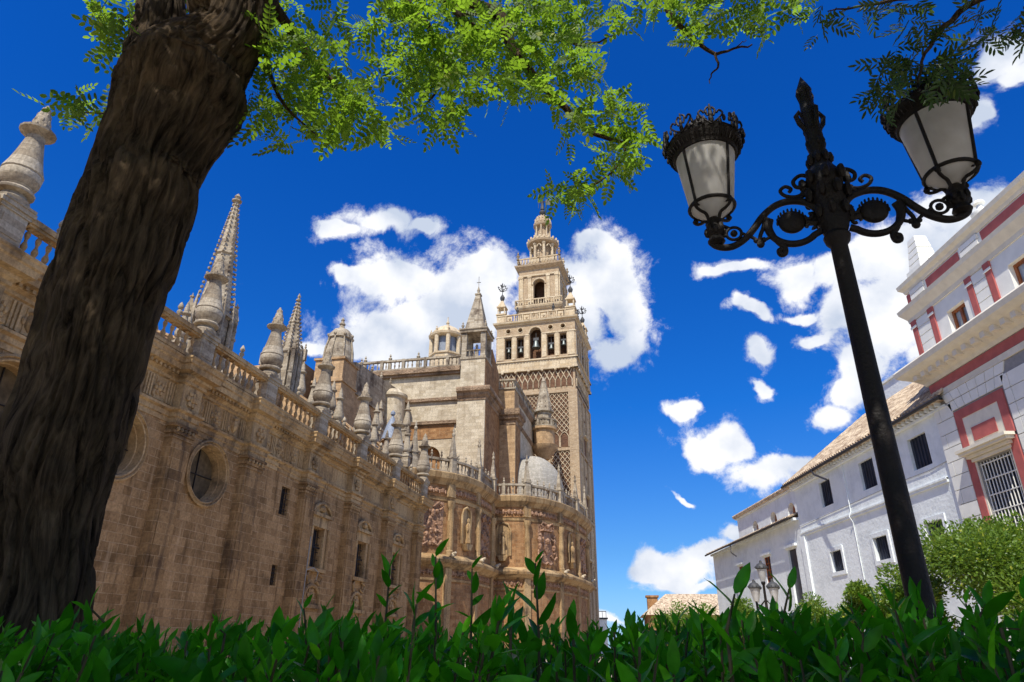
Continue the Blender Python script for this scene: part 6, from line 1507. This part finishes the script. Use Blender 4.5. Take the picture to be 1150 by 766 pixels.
# --- ash at the upper right, its trunk stands outside the picture
AO = Vector((5.6, 2.2, 0))
ash = empty('ash_tree', AO, 0, 'ash tree with dark narrow leaves hanging over the right lantern at the top right', 'tree')
m = MB(); m.tube([(0,0,0),(0,0,.3),(-.05,.05,2.5),(-.1,.1,5),(-.3,.2,8)], [.34,.25,.2,.17,.05], 14)
m.build('trunk', M['bark'], ash, 60)
def abranch(pts, r0, r1): return branch(pts, r0, r1, parent=ash, off=AO)
m = MB(); a0_ = Vector((5.5,2.3,4.6)); a1_ = at_y(1180, -30, 3.3); m.tube([a0_-AO, a0_.lerp(a1_, .5)-AO+Vector((0,0,.3)), a1_-AO], [.09,.06,.04], 8); m.build('limb', M['bark'], ash, 60)
abranch([(1180,-30,3.3),(1100,0,3.2),(1060,30,3.15),(1040,60,3.1),(1030,95,3.1)], .03, .005)
abranch([(1120,-10,3.3),(1040,-5,3.2),(980,5,3.2),(930,12,3.2)], .02, .004)
CLA = [(935,18,26,14,3.2,.9),(960,10,30,12,3.2,1.1),(1005,14,30,18,3.2,1.4),(1050,25,36,26,3.2,1.7),(1090,14,30,16,3.25,1.5),(1130,22,26,16,3.25,1.3),(1110,44,16,8,3.25,.5),(1060,62,30,20,3.1,1.7),(1020,66,34,14,3.1,1.2),(1040,82,34,12,3.1,1.6),(1000,84,22,14,3.1,.9),(1000,100,14,12,3.1,.8),(985,94,12,10,3.1,.4),(1075,80,16,12,3.1,1.2),(1145,36,8,12,3.25,.9),(1030,100,26,8,3.1,1.0),(1062,92,14,8,3.1,1.0)]
p_, d_ = clump_points(CLA, 3.6, jit=.22, group=3)
soup('foliage', ASHV, ASHF, p_, frames(d_, .9), nr.uniform(.5, .85, len(p_)), M['ash'], ash, off=tuple(AO))
pts = []
while len(pts) < 2200:
    P = Vector((rng.uniform(1.2, 8.5), rng.uniform(-3, 5), rng.uniform(5.3, 7.8)))
    if in_view(P, 1.2) or mnoise.noise(P*.9) < -.15: continue
    pts.append(P)
p_ = np.array([tuple(p) for p in pts]); d_ = nr.normal(size=(len(p_),3)); d_[:,2] *= .5; d_ /= np.linalg.norm(d_, axis=1, keepdims=True)
soup('upper_foliage', ASHV, ASHF, p_, frames(d_, .6), nr.uniform(1.6, 2.3, len(p_)), M['ash'], ash, off=tuple(AO))

# --- orange trees in front of the white building
OLV = [(0,0,0),(.25,.22,.03),(.6,.26,.02),(1,0,-.1),(.6,-.26,.02),(.25,-.22,.03)]; OLF = [(0,1,2,3),(0,3,4,5)]
def crown_tree(name, base, r, zc, h, n, label, cat='tree', leaf=.085, group=None, mat='orange'):
    o = empty(name, base, 0, label, cat, group)
    m = MB(); m.tube([(0,0,0),(.03,0,zc*.35),(0,.03,zc)], [.13,.10,.05], 8)
    for k in range(6):
        a = 2*PI*k/6; m.tube([(0,0,zc*.5),(r*.4*math.cos(a), r*.4*math.sin(a), zc*.85),(r*.75*math.cos(a), r*.75*math.sin(a), zc+h*.3*math.sin(k*2.1))], [.05,.035,.015], 5)
    m.build('trunk', M['bark'], o, 60)
    lobes = []
    for k in range(40):
        v = Vector((rng.gauss(0,1), rng.gauss(0,1), rng.gauss(0,.8))).normalized()*rng.uniform(.45,.95); lobes.append((Vector((v.x*r, v.y*r, zc+v.z*h)), rng.uniform(.2,.36)*r))
    P_ = []; D_ = []
    while len(P_) < n:
        c, rr = rng.choice(lobes); v = Vector((rng.gauss(0,1), rng.gauss(0,1), rng.gauss(0,1))).normalized(); q = rng.random()**.35
        p = c + v*rr*q
        if p.z < zc-h*1.05: continue
        P_.append(tuple(p)); dd = (v + Vector((rng.gauss(0,.6), rng.gauss(0,.6), rng.gauss(.1,.5)))).normalized(); D_.append(tuple(dd))
    soup('crown', OLV, OLF, np.array(P_), frames(np.array(D_), .7), nr.uniform(leaf*.7, leaf*1.25, n), M[mat], o)
    return o
crown_tree('orange_tree', (11.9, 15.6, 0), 2.25, 3.0, 1.55, 52000, 'large bright green orange tree at the right edge, standing before the cream building', group='orange trees along the street', leaf=.085)
crown_tree('orange_tree', (9.5, 17.5, 0), 1.15, 2.35, .9, 24000, 'small rounded orange tree just left of the big lamp post, against the white wall', group='orange trees along the street', leaf=.085)
crown_tree('orange_tree', (13.6, 31.0, 0), 1.3, 2.5, 1.0, 11000, 'low yellow green orange tree under the small lower window of the white building', group='orange trees along the street', leaf=.11)
crown_tree('orange_tree', (10.9, 33.0, 0), 1.2, 2.4, 1.0, 11000, 'yellow green orange tree directly behind the distant lamp post', group='orange trees along the street', leaf=.11)
crown_tree('orange_tree', (15.3, 62.0, 0), 3.0, 3.3, 1.7, 6000, 'farthest orange tree, in front of the brown tiled house', group='orange trees along the street', leaf=.2)

# ================================================================= LAUREL HEDGE IN FRONT
HO = Vector((.3, 1.9, .25))
hedge = empty('laurel_hedge', HO, 0, 'dark glossy laurel hedge running along the bottom of the view with young shoots standing up', 'hedge')
LV = []; LF = []
prof = [(0,.0),(.12,.32),(.32,.5),(.55,.48),(.78,.3),(.93,.1),(1,0)]
for i, (x, y) in enumerate(prof):
    z = -.16*x*x
    LV += [(x, -y*.34, z+.09*y+.012*math.sin(x*19)), (x, 0, z), (x, y*.34, z+.09*y-.012*math.sin(x*23))]
for i in range(len(prof)-1):
    for j in (0, 1): LF.append((i*3+j, (i+1)*3+j, (i+1)*3+j+1, i*3+j+1))
def shoot_leaves(top, h, nleaf, L0, lean, pos, dirs, scl, up=.9):
    ax = Vector((lean[0], lean[1], 1)).normalized()
    for k in range(nleaf):
        f = k/max(1, nleaf-1); c = top - ax*h*f; a = k*2.4+rng.uniform(-.4,.4)
        tilt = up*(.42+.85*f)+rng.uniform(-.3,.35)
        v = (ax*math.cos(tilt) + Vector((math.cos(a), math.sin(a), 0))*math.sin(tilt)).normalized()
        pos.append(tuple(c)); dirs.append(tuple(v)); scl.append(L0*rng.uniform(.55,1.2)*(.7+.3*min(1, f*3)))
def lframes(dirs):
    n = len(dirs); up = np.tile(np.array([[0,0,1.0]]), (n,1)) + nr.normal(size=(n,3))*.7
    nrm = up - dirs*(up*dirs).sum(1, keepdims=True); nrm /= np.linalg.norm(nrm, axis=1, keepdims=True)
    return np.stack([dirs, np.cross(nrm, dirs), nrm], axis=2)
pos, dirs, scl = [], [], []; st = MB()
for i in range(1900):
    y = rng.uniform(1.05, 3.1); x = rng.uniform(-1.0-y*.78, 1.0+y*.85)
    top = 1.468 + (y-1.05)*.02 + .05*mnoise.noise(Vector((x*1.6, y*1.6, 0))) + rng.uniform(-.11, .06) + (.035 if x > .5 else 0) - (.012 if -1.6 < x < -.1 else 0)
    ln = (rng.uniform(-.25,.25), rng.uniform(-.25,.25)); h = rng.uniform(.10,.2)
    shoot_leaves(Vector((x, y, top)), h, rng.randint(9,14), rng.uniform(.045,.082), ln, pos, dirs, scl)
    st.tube([Vector((x,y,top))-HO, Vector((x-ln[0]*.5, y-ln[1]*.5, top-.5))-HO], [.002,.004], 4, cap=False)
soup('foliage', LV, LF, np.array(pos), lframes(np.array(dirs)), np.array(scl), M['laurel'], hedge, off=tuple(HO))
st.build('stems', M['stem'], hedge, 0)
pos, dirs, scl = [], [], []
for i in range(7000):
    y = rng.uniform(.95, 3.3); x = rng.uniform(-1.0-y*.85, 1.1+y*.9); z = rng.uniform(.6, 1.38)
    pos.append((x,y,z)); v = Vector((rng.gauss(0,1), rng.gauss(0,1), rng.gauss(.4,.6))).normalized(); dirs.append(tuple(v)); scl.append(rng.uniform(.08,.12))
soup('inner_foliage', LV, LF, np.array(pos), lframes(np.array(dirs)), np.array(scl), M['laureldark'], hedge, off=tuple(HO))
# tall young shoots
TALL = [(491,594,1.55,120,9,.075),(601,600,1.5,115,8,.075),(531,612,1.6,100,7,.065),(440,612,1.7,90,8,.07),(819,618,1.15,90,6,.085),(880,622,1.35,90,7,.08),(112,640,1.35,60,6,.085),(1095,634,1.35,70,8,.09),(345,655,1.7,60,6,.07),(368,662,1.8,50,6,.06),(705,680,1.6,40,6,.07),(925,665,1.5,50,6,.08),(1000,650,1.6,50,6,.08),(760,668,1.7,40,5,.07),(1130,655,1.2,50,7,.09),(250,672,1.6,40,6,.075),(575,650,1.4,60,7,.08),(640,668,1.5,50,6,.075),(470,640,1.4,60,7,.08)]
for (px, py, Y, dpx, nl, L0) in TALL:
    T_ = at_y(px, py, Y); B_ = at_y(px+rng.uniform(-8,8), py+dpx, Y)
    pos, dirs, scl = [], [], []
    ln = ((T_.x-B_.x)/(T_.z-B_.z), 0.0)
    shoot_leaves(T_ - Vector((0,0,L0*.8)), (T_-B_).length*.85, nl, L0, ln, pos, dirs, scl, up=.85)
    o_ = soup('shoot', LV, LF, np.array(pos), lframes(np.array(dirs)), np.array(scl), M['laurel'], hedge, off=tuple(HO))
    s2 = MB(); s2.tube([T_-Vector((0,0,L0*.8))-HO, B_-HO, Vector((B_.x, B_.y, 1.0))-HO], [.0018,.003,.004], 5); s2.build('shoot_stem', M['stem'], o_, 0)
